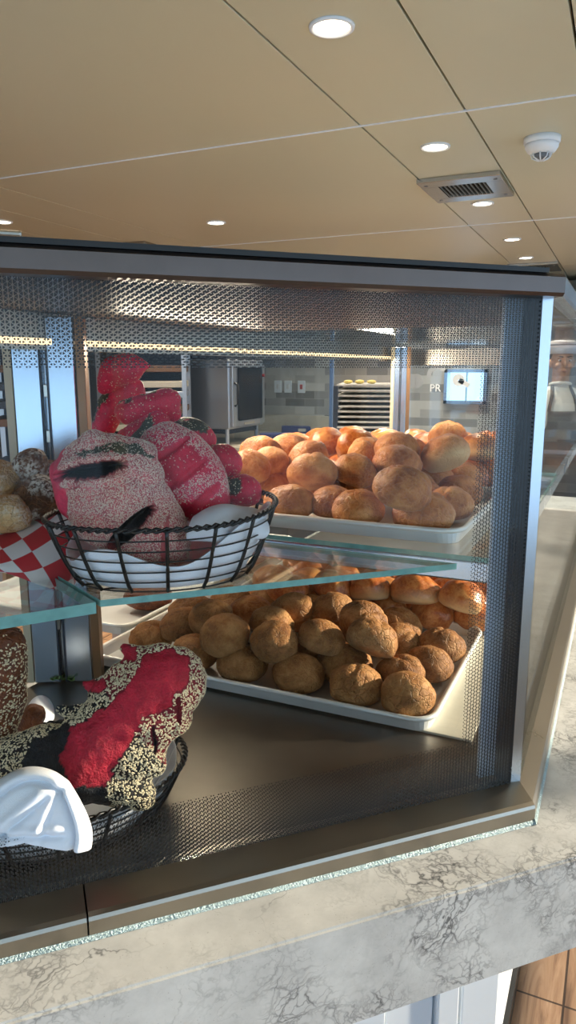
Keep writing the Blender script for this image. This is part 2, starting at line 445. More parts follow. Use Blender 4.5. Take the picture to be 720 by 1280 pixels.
vent(-.83,-.49,5.6,6.02,'far louvred ceiling vent just above the right end of the case top',10)
t = empty('ceiling_hatch',(-2.84,3.9,CH),.05,'flat square grey ceiling hatch above the left part of the case','hatch')
MB().box((0,0,-.02),(.40,.40,.04),bev=.004).build('frame', STEELB, t)
MB().box((0,0,-.042),(.33,.33,.008),bev=.002).build('panel', pbr('hatch_panel', rgb(150,134,104), .5), t)
t = empty('smoke_detector',(-.306,2.657,CH),0,'round white smoke detector on the ceiling right of the vent','smoke detector')
MB().lathe([(.058,0),(.058,-.016),(.055,-.020),(.052,-.020),(.052,0)],32).build('base', WHITE, t, True)
MB().lathe([(.053,-.02),(.053,-.030),(.044,-.044),(.030,-.050),(.001,-.050),(.001,-.02)],32).build('housing', WHITE, t, True)
MB().lathe([(.024,-.050),(.024,-.062),(.001,-.062),(.001,-.05)],24).build('sensor_core', GREYM, t, True)
for k in range(8):
    a = k*PI/4
    MB().tube([(.033*math.cos(a),.033*math.sin(a),-.049),(.028*math.cos(a),.028*math.sin(a),-.062),(.012*math.cos(a),.012*math.sin(a),-.069),(0,0,-.070)],.0022,6).build('cage_bar', WHITE, t)

# ============================================================ THE COUNTER
PX, PY = -.062, .944
q = .70711
def CF(lx, d, z):   # chamfer frame: lx along the near face (right +), d inward
    return V((PX + lx*q - d*q, PY + lx*q + d*q, z))
def chpath(d, side, lx=-1.5, yf=3.3):
    a = CF(lx,d,0); xs_ = PX-side
    tt = (xs_ - (PX - d*q))/q
    b = CF(tt,d,0)
    return [(a.x,a.y),(b.x,b.y),(xs_,yf)]
def closed_poly(d, side, xb, yf=3.3):
    p = chpath(d, side, yf=yf)
    return p + [(xb,yf),(xb,.75),(-1.9,.25)]
ct = empty('counter', (PX,PY,0), 0, 'long serving counter with a thick grey veined stone top under the glass case','counter')
def ch(o):  # child given in world coordinates under an empty at (PX,PY,0)
    o.location = (-PX,-PY,0); return o
mb = MB(); poly = closed_poly(-.078,-.26,-1.02,3.7)
mb.prism(poly, .815, .95)
bmesh.ops.bevel(mb.bm, geom=[e for e in mb.bm.edges if abs(e.verts[0].co.z-e.verts[1].co.z)<.001 and e.verts[0].co.z>.9], offset=.003, segments=2, affect='EDGES')
ch(mb.build('stone_top', MARBLE, ct))
ch(MB().prism(closed_poly(.235,.072,-.98,3.6), .07, .815).build('cabinet_body', pbr('cabinet_white', rgb(222,226,230), .35), ct))
ch(MB().prism(closed_poly(.25,.06,-.95,3.6), 0, .07).build('plinth', BLACK, ct))
pm = pbr('cabinet_panel', rgb(214,220,226), .3, .1)
for lx0,lx1,th in ((-1.2,-.53,.012),(-.52,-.30,.012),(-.295,-.19,.014),(-.18,-.10,.02),(-.095,.0,.012),(.005,.05,.02),(.06,.14,.014)):
    a = CF((lx0+lx1)/2,.235-th/2,.45)
    ch(MB().box(a,(lx1-lx0,th,.7),PI/4,bev=.003).build('front_panel', pm, ct))

# ============================================================ DISPLAY CASE
case = empty('display_case', (PX,PY,.95), 0, 'large glass bakery display case with a dotted border and bronze steel frame','display case')
def cs(o): o.location = (-PX,-PY,-.95); return o
SR = .56
def rail(prof, lx0, lx1, part, m, side=False, yf=3.25):
    loops = []
    if not side:
        loops.append([CF(lx0,d,z) for d,z in prof])
        loops.append([(CF(lx1,d,z) if lx1 is not None else CF(d*.208,d,z)) for d,z in prof])
    else:
        loops.append([CF(d*.208,d,z) for d,z in prof]); loops.append([V((PX-d*SR,yf,z)) for d,z in prof])
    return cs(MB().loft([[tuple(p) for p in L] for L in loops]).build(part, m, case))
BP = [(.0,.9505),(.0,.972),(.002,.976),(.008,.978),(.048,.984),(.062,.984),(.062,.9505)]
rail(BP,-1.5,-.592,'base_rail',STEEL); rail(BP,-.59,None,'base_rail',STEEL); rail(BP,0,None,'base_rail',STEEL,True)
TP = [(.024,1.646),(.020,1.650),(.020,1.668),(.024,1.672),(.062,1.672),(.062,1.646)]
rail(TP,-1.5,None,'top_rail',BROWNST); rail(TP,0,None,'top_rail',ALU,True)
rail([(.021,1.6725),(.021,1.678),(.07,1.678),(.07,1.6725)],-1.5,-.02,'top_gasket',BLACK)
cs(MB().box(CF(-.68,.045,1.680),(.14,.05,.006),PI/4,bev=.002).build('cover_plate', STEELB, case))
rail([(-.004,.9505),(-.003,.953),(.0,.955),(.0,.9505)],-1.5,None,'sealant_bead',SEALB)
rail([(-.006,.9505),(-.005,.953),(.0,.956),(.0,.9505)],0,None,'sealant_bead',SEALB,True)
def pane(name, m, loc, rz, x0, x1, z0, z1, th):
    o = MB().box(((x0+x1)/2,0,(z0+z1)/2),(x1-x0,th,z1-z0)).build(name, m, case)
    o.location = V(loc)-V((PX,PY,.95)); o.rotation_euler = (0,0,rz); return o
FG = glass('dotted_front_glass', (.99,.995,.99,1), .12, (-.014,.984,1.646,.074,0.075,.085), .16)
a = CF(0,.050,0); pane('front_glass', FG, a, PI/4, -1.5,-.006,.984,1.646,.006)
a = V((PX-.050*SR-.001,0,0)); pane('side_glass', SIDEG, a, PI/2, 1.0,3.2,.984,1.646,.006)
pane('end_glass', ENDG, (0,3.2,0), 0, -.92,-.10,.98,1.646,.008)
# corner post
cp = MB(); cp.loft([[tuple(CF(x,d,z)) for x,d in ((-.004,.049),(.0105,.047),(.016,.060),(.006,.075),(-.004,.07))] for z in (.984,1.648)])
cs(cp.build('corner_post', ALU, case))
cp = MB(); cp.loft([[tuple(CF(x,d,z)) for x,d in ((-.016,.0545),(-.0045,.0545),(-.0045,.07),(-.016,.07))] for z in (.984,1.646)])
cs(cp.build('edge_seal', pbr('grey_seal', rgb(52,60,72), .4), case))
fl = MB(); fl.loft([[tuple(CF(x,d,z)) for x,d in ((-.040,.074),(-.006,.072),(-.006,.078),(-.040,.080))] for z in (.984,1.648)])
cs(fl.build('post_flange', pbr('sky_tint_flange', rgb(196,214,236), .45, .1), case))  # pale blue paint stands in for sky reflected on the aluminium post
# top panel, valance, deck
cs(MB().prism([(-.92,1.72),(-.10,1.72),(-.10,3.2),(-.92,3.2)],1.657,1.664).build('top_glass', CLEAR, case))
cs(MB().prism(closed_poly(.063,.036,-.95,1.715),1.655,1.664).build('top_panel', pbr('matt_steel_panel', rgb(112,108,104), .5, .5), case))
cs(MB().box((-.93,2.0,1.623),(.03,2.45,.062)).build('valance', STEEL, case))
cs(MB().box((-.912,2.0,1.606),(.008,2.4,.010)).build('light_bar', emis('led_bar',(1,.72,.4,1),1.3), case))
for y, sy in ((1.44,.58),(2.72,.5)):   # light of the LED bar inside the case
    al = bpy.data.lights.new('led_glow','AREA'); al.shape = 'RECTANGLE'; al.size = .03; al.size_y = sy; al.energy = 3.4; al.color = (1,.86,.66)
    ao = bpy.data.objects.new('led_glow', al); link(ao); ao.location = (-.885,y,1.606); ao.rotation_euler = (0,-.75,0)
cs(MB().box((-.68,3.19,1.61),(.50,.03,.07)).build('valance', STEEL, case))
cs(MB().prism(closed_poly(.063,.036,-.97,3.2),.9505,.972).build('deck', DECKM, case))
# posts at the back of the case, slotted shelf standards
def post(x, y, rz, w, part='back_post'):
    o = MB()
    o.box((-w*.27,0,.34),(w*.44,.03,.675),bev=.002); o.box((w*.27,0,.34),(w*.44,.03,.675),bev=.002); o.box((0,.006,.34),(w*.14,.016,.675))
    ob = o.build(part, ALU, case); ob.location = (x-PX,y-PY,.022); ob.rotation_euler = (0,0,rz)
    g = MB()
    for s in (-1,1): g.box((s*w*.055,-.013,.34),(.003,.012,.67))
    g.build('groove', pbr('slot_dark', rgb(40,46,56), .5), ob)
    for z in (.12,.36,.47,.55): MB().box((w*.02*(1 if z>.4 else -1),-.016,z),(.007,.006,.022),bev=.001).build('shelf_clip', STEELB, ob)
    e = MB().box((w*.5+.009,.004,.34),(.015,.034,.675),bev=.001).build('edge_strip', BRASS, ob)
    e = MB().box((-w*.5-.008,.004,.34),(.014,.034,.675),bev=.001).build('edge_strip', pbr('beige_strip', rgb(196,180,150), .5), ob)
post(-.93,1.0,.52,.108)
post(-.862,3.02,.3,.05)
# shelf bearer rail
cs(MB().box((-.53,1.122,1.247),(.76,.018,.034),bev=.003).build('shelf_rail', ALU, case))
cs(MB().box((-.53,2.12,1.247),(.76,.018,.034),bev=.003).build('shelf_rail', ALU, case))
for x in (-.89,-.155):
    cs(MB().box((x,2.13,1.247),(.014,2.0,.03)).build('shelf_rail', ALU, case))
cs(MB().cyl((-.42,1.112,1.245),(-.42,1.098,1.245),.012,n=20).build('rail_bolt', STEELB, case))
# printed sign on the end glass
lg = MB(); n = 16
def arc(mb, cx, cz, r0, r1, a0, a1, y0=3.184):
    L = []
    for k in range(n+1):
        a = a0+(a1-a0)*k/n
        L.append([(cx+r*math.cos(a), y, cz+r*math.sin(a)) for r,y in ((r0,y0),(r1,y0),(r1,y0+.004),(r0,y0+.004))])
    mb.loft(L)
FROST = pbr('frosted_print', rgb(176,178,182), .6)
sg = MB()
arc(sg,-.745,1.533,.026,.044,.55,3.5)
arc(sg,-.84,1.506,.004,.033,-1.5,1.5)
sg.box((-.855,3.186,1.506),(.035,.004,.062))
arc(sg,-.65,1.512,.002,.026,.0,6.2)
sg.box((-.625,3.186,1.50),(.05,.004,.02),rot=Matrix.Rotation(.5,4,'Y'))
cs(sg.build('printed_emblem', FROST, case))
tc = bpy.data.curves.new('letters','FONT'); tc.body = 'PR'; tc.size = .046; tc.extrude = .0015; tc.resolution_u = 4
to = bpy.data.objects.new('tmp_text', tc); COL.objects.link(to)
bpy.context.view_layer.update()
me = bpy.data.meshes.new_from_object(to.evaluated_get(bpy.context.evaluated_depsgraph_get()))
bpy.data.objects.remove(to)
me.materials.clear(); me.materials.append(pbr('white_print', rgb(226,228,230), .5))
o = bpy.data.objects.new('printed_letters', me); link(o, case)
o.rotation_euler = (PI/2,0,0); o.location = V((-.775,3.184,1.462))-V((PX,PY,.95))

# ---- glass shelves
SZ = 1.270
def shelf(poly, label, th=.009, z=SZ):
    m = MB(); m.prism(poly, z-th, z)
    o = m.build('glass_shelf', [CLEAR, TEAL])
    for p in o.data.polygons:
        if abs(p.normal.z) < .5: p.material_index = 1
    tag(o, label, 'shelf', 'glass shelves in the case'); return o
shelf([(-.585,.700),(-.208,1.068),(-.905,1.075),(-.905,.86)], 'narrow-edged clear glass shelf with a pointed corner under the big red bread basket')
shelf([(-.80,.400),(-.589,.696),(-.909,.858),(-1.25,.86),(-1.25,.40)], 'thick green-edged glass shelf at the far left under the checkered paper', .015, SZ-.002)
shelf([(-.89,1.118),(-.15,1.112),(-.15,2.14),(-.89,2.14)], 'clear glass shelf carrying the upper trays of rolls', .008, SZ+.002)

# ---- trays
def rrect(w, l, r, z, n=6):
    out = []
    for cx,cy,a0 in ((w/2-r,l/2-r,0),(-w/2+r,l/2-r,PI/2),(-w/2+r,-l/2+r,PI),(w/2-r,-l/2+r,1.5*PI)):
        for k in range(n+1):
            a = a0+k*PI/2/n; out.append((cx+r*math.cos(a),cy+r*math.sin(a),z))
    return out
def tray(loc, w, l, h, label, rz=0, grp='aluminium baking trays in the case'):
    t = empty('baking_tray', loc, rz, label, 'tray', grp)
    s = h*.35
    MB().loft([rrect(w-2*s,l-2*s,.028,0),rrect(w-.012,l-.012,.038,h-.004),rrect(w-.018,l-.018,.036,h-.004),rrect(w-2*s-.006,l-2*s-.006,.026,.0022)],smooth=False).build('pan', PAN, t)
    rim = [ (p[0],p[1],h-.004) for p in rrect(w-.006,l-.006,.04,0,8)]
    MB().tube(rim,.0048,8,True).build('rolled_rim', PANW, t)
    return t
LT_Z = .9765
bd = MB().box((-.562,1.36,.9745),(.775,.55,.004),bev=.001).build('sun_patch_board', BOARD)  # pale board added in place of a sunlit patch of deck
tag(bd,'thin pale board added under the lower tray of brown rolls, standing in for sunlit deck','board')
tray((-.585,1.312,LT_Z),.70,.485,.026,'lower front tray of matt brown rolls standing on the added pale board')
tray((-.53,1.815,LT_Z-.0035),.70,.46,.026,'lower rear tray of glossy rolls behind the brown rolls')
tray((-1.22,1.46,.9725),.52,.46,.026,'lower left tray holding dark loaves beside the brown rolls')
tray((-1.25,1.96,.9725),.56,.46,.026,'lower left tray farther back seen under the upper basket')
UT_Z = 1.2725
tray((-.552,1.395,UT_Z),.66,.46,.027,'upper front tray with the big heap of golden rolls')
tray((-.545,1.865,UT_Z),.66,.46,.027,'upper rear tray with the flaky golden rolls')
# ================================================================= BREAD
def set_attr(me, name, vals, color=True):
    a = me.attributes.new(name, 'FLOAT_COLOR' if color else 'FLOAT', 'POINT')
    if color: a.data.foreach_set('color', [c for v in vals for c in v])
    else: a.data.foreach_set('value', vals)
def roll_mesh(seed, pale_base=False, w=.1, h=.071, score=False):
    rnd = random.Random(seed); bm = bmesh.new()
    bmesh.ops.create_uvsphere(bm, u_segments=40, v_segments=26, radius=1)
    off = V((rnd.uniform(0,50),rnd.uniform(0,50),rnd.uniform(0,50)))
    ang = rnd.uniform(0,PI); ex = rnd.uniform(1.0,1.1)
    me = bpy.data.meshes.new('roll'); pale = []
    for v in bm.verts:
        c = v.co.copy(); 
        z = c.z; r = math.hypot(c.x,c.y)
        zz = (z*.56 if z>0 else z*.44)
        if z<0: zz = -.44*(1-(1-min(1,-z))**2.2)**.8
        prof = 1+.06*(1-abs(z))
        n1 = noise.noise(c*1.3+off)*.09; n2 = noise.noise(c*3.1+off)*.035; n3 = noise.noise(c*8+off)*.010
        cell = noise.voronoi(c*2.3+off)[0]; ed = min(.35, cell[1]-cell[0])
        k = prof*(1+n1+n2+n3+ed*.07-.02)
        x, y = c.x*k, c.y*k
        if score:
            d = abs(c.x*math.cos(ang)+c.y*math.sin(ang)+.1*noise.noise(c*2+off))
            if z>0 and d<.16: zz -= .07*(1-d/.16)
        x *= ex
        v.co = V((x*w/2, y*w/2, (zz+ (n1+n2)*.4*(1 if z>0 else .2)+ed*.04*max(0,z))*h))
        pale.append(max(0,min(1,(-z+.05)*2.2)) * (.85 if pale_base else .12))
    bmesh.ops.rotate(bm, verts=bm.verts, cent=(0,0,0), matrix=Matrix.Rotation(ang,3,'Z'))
    bm.to_mesh(me); bm.free()
    for p in me.polygons: p.use_smooth = True
    set_attr(me, 'pale', pale, False)
    return me
RM = {}
for kind, m in (('gold',CRUST),('brown',CRUSTD),('glossy',CRUSTG),('pale',CRUST),('glossypale',CRUSTG)):
    RM[kind] = []
    for k in range(5):
        me = roll_mesh(100+k*7+len(kind), 'pale' in kind, score=(k%2==0)); me.materials.append(m); RM[kind].append(me)
def place_roll(x, y, z, s, rz, tx, ty, kind, k, label, grp):
    o = bpy.data.objects.new('bread_roll', RM[kind][k%5]); link(o)
    o.location = (x,y,z); o.scale = (s,s,s); o.rotation_euler = Euler((tx,ty,rz))
    tag(o, label, 'bread roll', grp)
ROLLS = [
(-0.2938, 1.132, 1.013, 0.905, 5.8, -0.01, 0.01, 'brown', 3, 'sunlit brown roll nearest the right front corner of the lower tray', 'brown rolls on the lower front tray'),
(-0.3866, 1.132, 1.013, 0.905, 1.19, -0.01, 0.09, 'brown', 4, 'sunlit brown roll second from the right in the front row of the lower tray', 'brown rolls on the lower front tray'),
(-0.4987, 1.132, 1.013, 0.89, 1.17, -0.01, 0.03, 'brown', 3, 'sunlit brown roll with a triangular shadow in the front row of the lower tray', 'brown rolls on the lower front tray'),
(-0.6162, 1.132, 1.013, 0.912, 5.08, -0.05, -0.1, 'brown', 0, 'shaded brown roll in the lower tray front row right of the sesame loaf', 'brown rolls on the lower front tray'),
(-0.725, 1.1382, 1.013, 0.87, 2.84, 0.02, -0.02, 'brown', 4, 'brown roll peeking out just above the tip of the sesame loaf', 'brown rolls on the lower front tray'),
(-0.8493, 1.1665, 1.013, 0.84, 5.22, 0.04, 0.03, 'brown', 0, 'brown roll in the left corner of the lower tray above the sesame loaf claw', 'brown rolls on the lower front tray'),
(-0.3285, 1.2075, 1.013, 0.864, 1.52, -0.11, -0.07, 'brown', 0, 'brown roll directly behind the right front sunlit roll of the lower tray', 'brown rolls on the lower front tray'),
(-0.292, 1.2721, 1.013, 0.84, 3.71, 0.07, -0.04, 'brown', 1, 'brown roll with a ridge by the right rim of the lower tray', 'brown rolls on the lower front tray'),
(-0.292, 1.373, 1.013, 0.888, 3.14, 0.0, 0.03, 'brown', 0, 'rearmost brown roll by the right rim of the lower tray', 'brown rolls on the lower front tray'),
(-0.3667, 1.3585, 1.013, 0.84, 6.27, -0.01, 0.5, 'brown', 0, 'orange-brown roll half hidden right of the tilted top roll on the lower tray', 'brown rolls on the lower front tray'),
(-0.4367, 1.21, 1.013, 0.938, 1.44, 0.05, -0.04, 'brown', 2, 'brown roll just behind the second sunlit roll of the lower tray', 'brown rolls on the lower front tray'),
(-0.3799, 1.201, 1.075, 0.894, 0.68, -0.33, 0.5, 'brown', 0, 'tilted brown roll on top at the right of the lower heap', 'brown rolls on the lower front tray'),
(-0.4277, 1.2925, 1.0684, 0.904, 6.02, 0.24, 0.5, 'brown', 0, 'brown roll directly behind the tilted top roll of the lower heap', 'brown rolls on the lower front tray'),
(-0.4773, 1.192, 1.064, 0.84, 0.33, -0.2, 0.3, 'brown', 3, 'round brown roll on top in the middle of the lower heap', 'brown rolls on the lower front tray'),
(-0.551, 1.1403, 1.064, 0.84, 0.46, 0.34, -0.07, 'brown', 1, 'upright brown roll on top, left of the middle of the lower heap', 'brown rolls on the lower front tray'),
(-0.6511, 1.1306, 1.064, 0.899, 0.55, 0.19, -0.16, 'brown', 2, 'largest brown roll on top at the left of the lower heap', 'brown rolls on the lower front tray'),
(-0.5963, 1.2234, 1.064, 0.84, 5.8, -0.34, -0.06, 'brown', 1, 'brown roll peeking over the upright top roll of the lower heap', 'brown rolls on the lower front tray'),
(-0.7205, 1.1943, 1.0684, 0.862, 0.38, -0.18, -0.28, 'brown', 3, 'smooth brown roll at the back left of the lower heap', 'brown rolls on the lower front tray'),
(-0.7883, 1.1917, 1.0436, 0.84, 2.81, -0.08, 0.01, 'brown', 1, 'brown roll with a rough patch at the left end of the lower heap', 'brown rolls on the lower front tray'),
(-0.681, 1.2965, 1.0538, 0.84, 2.63, 0.12, 0.06, 'gold', 3, 'small golden sunlit roll at the back of the lower heap', 'brown rolls on the lower front tray'),
(-0.591, 1.3081, 1.0684, 0.84, 1.34, -0.27, -0.06, 'brown', 2, 'dark brown roll at the back centre of the lower heap under the glass edge', 'brown rolls on the lower front tray'),
(-0.5227, 1.3535, 1.064, 0.851, 3.72, 0.26, 0.33, 'brown', 0, 'brown roll at the back right centre of the lower heap', 'brown rolls on the lower front tray'),
(-0.6371, 1.5217, 1.0283, 0.84, 5.37, -0.07, -0.03, 'glossy', 4, 'glossy roll of the lower rear tray left of centre', 'glossy rolls on the lower rear tray'),
(-0.5528, 1.575, 1.013, 0.845, 1.34, -0.1, 0.12, 'glossy', 2, 'glossy roll of the lower rear tray behind the back rim, middle', 'glossy rolls on the lower rear tray'),
(-0.4598, 1.5652, 1.013, 0.84, 5.21, -0.12, 0.03, 'glossy', 3, 'glossy roll just behind the lower tray back rim, under the pale pair', 'glossy rolls on the lower rear tray'),
(-0.3541, 1.567, 1.013, 0.958, 3.66, -0.1, -0.1, 'glossy', 1, 'shiny highlighted roll behind the right part of the lower tray back rim', 'glossy rolls on the lower rear tray'),
(-0.2657, 1.5865, 1.013, 0.862, 3.91, -0.12, -0.03, 'glossy', 1, 'glossy roll of the lower rear tray behind the dotted band', 'glossy rolls on the lower rear tray'),
(-0.494, 1.5282, 1.064, 0.914, 3.61, 0.32, -0.01, 'glossypale', 3, 'brown topped roll on top in the lower rear tray', 'glossy rolls on the lower rear tray'),
(-0.3929, 1.5513, 1.0649, 1.008, 5.7, -0.22, -0.24, 'glossypale', 4, 'pale sided roll on top in the middle of the lower rear tray', 'glossy rolls on the lower rear tray'),
(-0.2879, 1.5509, 1.064, 0.946, 4.64, -0.18, -0.22, 'glossypale', 4, 'pale sided roll on top at the right end of the lower rear tray', 'glossy rolls on the lower rear tray'),
(-0.574, 1.5052, 1.064, 0.885, 5.54, -0.21, 0.32, 'glossy', 4, 'glossy roll on top at the left of the lower rear heap', 'glossy rolls on the lower rear tray'),
(-0.6681, 1.4607, 1.0547, 0.887, 0.68, -0.1, -0.11, 'glossy', 4, 'glossy roll on top at the far left of the lower rear heap', 'glossy rolls on the lower rear tray'),
(-0.745, 1.5071, 1.0232, 0.89, 4.42, 0.11, -0.06, 'glossy', 2, 'glossy roll at the lower left of the rear heap under the shelf edge', 'glossy rolls on the lower rear tray'),
(-0.5607, 1.228, 1.309, 0.899, 3.08, -0.02, 0.1, 'gold', 4, 'golden roll at the left front of the upper tray beside the basket rim', 'golden rolls on the upper front tray'),
(-0.4832, 1.2613, 1.309, 0.841, 0.43, -0.08, 0.05, 'gold', 1, 'golden roll second from the left in the front row of the upper tray', 'golden rolls on the upper front tray'),
(-0.4222, 1.228, 1.309, 0.904, 3.87, -0.0, 0.04, 'gold', 0, 'low wide golden roll in the middle of the front row of the upper tray', 'golden rolls on the upper front tray'),
(-0.3041, 1.2379, 1.309, 1.018, 1.28, -0.05, 0.1, 'gold', 0, 'wide golden roll at the right front corner of the upper tray', 'golden rolls on the upper front tray'),
(-0.282, 1.3414, 1.309, 0.86, 1.56, -0.1, -0.02, 'gold', 0, 'golden roll behind the right front roll by the upper tray right rim', 'golden rolls on the upper front tray'),
(-0.2918, 1.4889, 1.309, 0.886, 3.59, -0.08, -0.03, 'gold', 1, 'golden roll under the dotted band at the upper tray right rim', 'golden rolls on the upper front tray'),
(-0.3174, 1.6301, 1.3184, 0.897, 2.83, -0.1, -0.09, 'gold', 2, 'golden roll farther back under the dotted band on the upper tray', 'golden rolls on the upper front tray'),
(-0.6613, 1.3874, 1.309, 0.84, 3.67, 0.04, 0.05, 'gold', 1, 'small golden roll behind the left front roll of the upper tray', 'golden rolls on the upper front tray'),
(-0.3678, 1.5725, 1.3231, 0.84, 2.98, 0.02, 0.1, 'gold', 2, 'golden roll below the pale-sided top roll on the upper tray', 'golden rolls on the upper front tray'),
(-0.3314, 1.1998, 1.3579, 0.957, 0.13, 0.14, 0.32, 'gold', 0, 'big round golden roll on top at the right of the upper heap', 'golden rolls on the upper front tray'),
(-0.5561, 1.3281, 1.356, 0.952, 2.0, -0.01, 0.5, 'gold', 0, 'big tilted golden roll on top in the left middle of the upper heap', 'golden rolls on the upper front tray'),
(-0.4847, 1.3864, 1.356, 0.842, 4.63, -0.3, 0.03, 'gold', 1, 'upright golden roll shaded on its left, on top in the middle of the upper heap', 'golden rolls on the upper front tray'),
(-0.4147, 1.4458, 1.3693, 0.909, 2.21, 0.21, 0.29, 'gold', 3, 'golden roll with a flat front directly behind the big top roll', 'golden rolls on the upper front tray'),
(-0.4352, 1.5205, 1.3893, 0.916, 2.62, 0.28, 0.26, 'gold', 0, 'golden roll crowning the middle right of the upper heap', 'golden rolls on the upper front tray'),
(-0.6185, 1.4493, 1.3686, 0.904, 3.92, 0.25, 0.5, 'gold', 3, 'ridged golden roll behind the big tilted roll of the upper heap', 'golden rolls on the upper front tray'),
(-0.3369, 1.5426, 1.3812, 0.983, 0.45, -0.5, -0.34, 'pale', 0, 'pale-sided roll tipped back on top at the right of the upper heap', 'golden rolls on the upper front tray'),
(-0.7004, 1.3259, 1.3596, 0.84, 5.53, 0.1, 0.35, 'gold', 2, 'golden roll right of the dark red bread at the left of the upper heap', 'golden rolls on the upper front tray'),
(-0.6861, 1.3994, 1.3602, 0.84, 3.65, -0.08, 0.16, 'gold', 3, 'golden roll second from the left at the left end of the upper heap', 'golden rolls on the upper front tray'),
(-0.7354, 1.4509, 1.3789, 0.84, 3.26, -0.03, 0.03, 'pale', 4, 'pale topped roll at the upper left end of the heap', 'golden rolls on the upper front tray'),
(-0.6355, 1.6005, 1.3875, 0.84, 3.02, -0.33, 0.07, 'glossy', 1, 'shiny golden roll at the back of the upper heap, left of centre', 'golden rolls on the upper front tray'),
(-0.5589, 1.5952, 1.3856, 0.906, 4.9, 0.32, -0.27, 'glossy', 3, 'shiny golden roll at the back centre of the upper heap', 'golden rolls on the upper front tray'),
(-0.5097, 1.5311, 1.3759, 0.84, 1.89, -0.17, -0.34, 'gold', 4, 'golden roll between the shiny back roll and the crowning roll', 'golden rolls on the upper front tray'),
(-0.2983, 1.7259, 1.377, 0.862, 5.69, -0.21, -0.23, 'glossypale', 3, 'pale-based roll under the dotted band at the top right of the heap', 'golden rolls on the upper front tray'),
(-0.6889, 1.5105, 1.3806, 0.84, 2.54, -0.0, -0.18, 'gold', 2, 'golden roll at the back left of the upper heap', 'golden rolls on the upper front tray'),
(-0.8075, 1.2654, 1.013, 0.953, 1.06, -0.01, -0.07, 'brown', 1, 'brown roll buried in the bottom layer of the lower front heap', 'brown rolls on the lower front tray'),
(-0.5074, 1.2641, 1.013, 0.995, 2.01, 0.1, -0.07, 'brown', 4, 'brown roll buried in the bottom layer of the lower front heap', 'brown rolls on the lower front tray'),
(-0.8592, 1.3477, 1.013, 1.015, 0.12, -0.11, -0.01, 'brown', 0, 'brown roll buried in the bottom layer of the lower front heap', 'brown rolls on the lower front tray'),
(-0.7568, 1.3472, 1.013, 1.014, 5.0, 0.15, -0.12, 'brown', 0, 'brown roll buried in the bottom layer of the lower front heap', 'brown rolls on the lower front tray'),
(-0.4578, 1.3464, 1.013, 0.977, 1.12, -0.15, -0.01, 'brown', 0, 'brown roll buried in the bottom layer of the lower front heap', 'brown rolls on the lower front tray'),
(-0.8119, 1.4424, 1.013, 0.982, 3.86, 0.08, -0.03, 'brown', 1, 'brown roll buried in the bottom layer of the lower front heap', 'brown rolls on the lower front tray'),
(-0.715, 1.4452, 1.013, 1.007, 0.82, -0.01, 0.04, 'brown', 0, 'brown roll buried in the bottom layer of the lower front heap', 'brown rolls on the lower front tray'),
(-0.6115, 1.4408, 1.013, 1.026, 5.0, 0.13, -0.01, 'brown', 1, 'brown roll buried in the bottom layer of the lower front heap', 'brown rolls on the lower front tray'),
(-0.5148, 1.4444, 1.013, 1.016, 5.8, -0.11, -0.08, 'brown', 3, 'brown roll buried in the bottom layer of the lower front heap', 'brown rolls on the lower front tray'),
(-0.4042, 1.4457, 1.013, 0.984, 4.97, -0.05, 0.12, 'brown', 0, 'brown roll buried in the bottom layer of the lower front heap', 'brown rolls on the lower front tray'),
(-0.8018, 1.655, 1.013, 0.973, 3.46, 0.08, -0.0, 'glossy', 0, 'glossy roll deep in the lower rear tray', 'glossy rolls on the lower rear tray'),
(-0.7034, 1.6644, 1.013, 0.971, 0.22, 0.01, 0.06, 'glossy', 1, 'glossy roll deep in the lower rear tray', 'glossy rolls on the lower rear tray'),
(-0.6004, 1.666, 1.013, 1.028, 3.25, 0.05, -0.02, 'glossy', 3, 'glossy roll deep in the lower rear tray', 'glossy rolls on the lower rear tray'),
(-0.4991, 1.6623, 1.013, 1.011, 2.76, 0.02, 0.1, 'glossy', 4, 'glossy roll deep in the lower rear tray', 'glossy rolls on the lower rear tray'),
(-0.3983, 1.6603, 1.013, 1.021, 3.52, -0.06, -0.04, 'glossy', 4, 'glossy roll deep in the lower rear tray', 'glossy rolls on the lower rear tray'),
(-0.3035, 1.6642, 1.013, 1.036, 3.29, 0.02, -0.09, 'glossy', 4, 'glossy roll deep in the lower rear tray', 'glossy rolls on the lower rear tray'),
(-0.7546, 1.7441, 1.013, 0.965, 3.38, -0.14, 0.13, 'glossy', 4, 'glossy roll deep in the lower rear tray', 'glossy rolls on the lower rear tray'),
(-0.6464, 1.7508, 1.013, 0.979, 4.34, -0.13, 0.01, 'glossy', 3, 'glossy roll deep in the lower rear tray', 'glossy rolls on the lower rear tray'),
(-0.545, 1.7536, 1.013, 0.968, 1.55, -0.0, -0.05, 'glossy', 3, 'glossy roll deep in the lower rear tray', 'glossy rolls on the lower rear tray'),
(-0.4497, 1.7453, 1.013, 0.97, 0.18, -0.07, 0.06, 'glossy', 0, 'glossy roll deep in the lower rear tray', 'glossy rolls on the lower rear tray'),
(-0.3556, 1.7459, 1.013, 0.921, 1.78, 0.07, -0.08, 'glossy', 3, 'glossy roll deep in the lower rear tray', 'glossy rolls on the lower rear tray'),
(-0.8047, 1.8428, 1.013, 0.935, 3.21, -0.07, -0.09, 'glossy', 4, 'glossy roll deep in the lower rear tray', 'glossy rolls on the lower rear tray'),
(-0.6955, 1.8343, 1.013, 0.996, 5.18, 0.03, 0.01, 'glossy', 4, 'glossy roll deep in the lower rear tray', 'glossy rolls on the lower rear tray'),
(-0.5983, 1.8404, 1.013, 1.022, 3.84, 0.11, -0.08, 'glossy', 2, 'glossy roll deep in the lower rear tray', 'glossy rolls on the lower rear tray'),
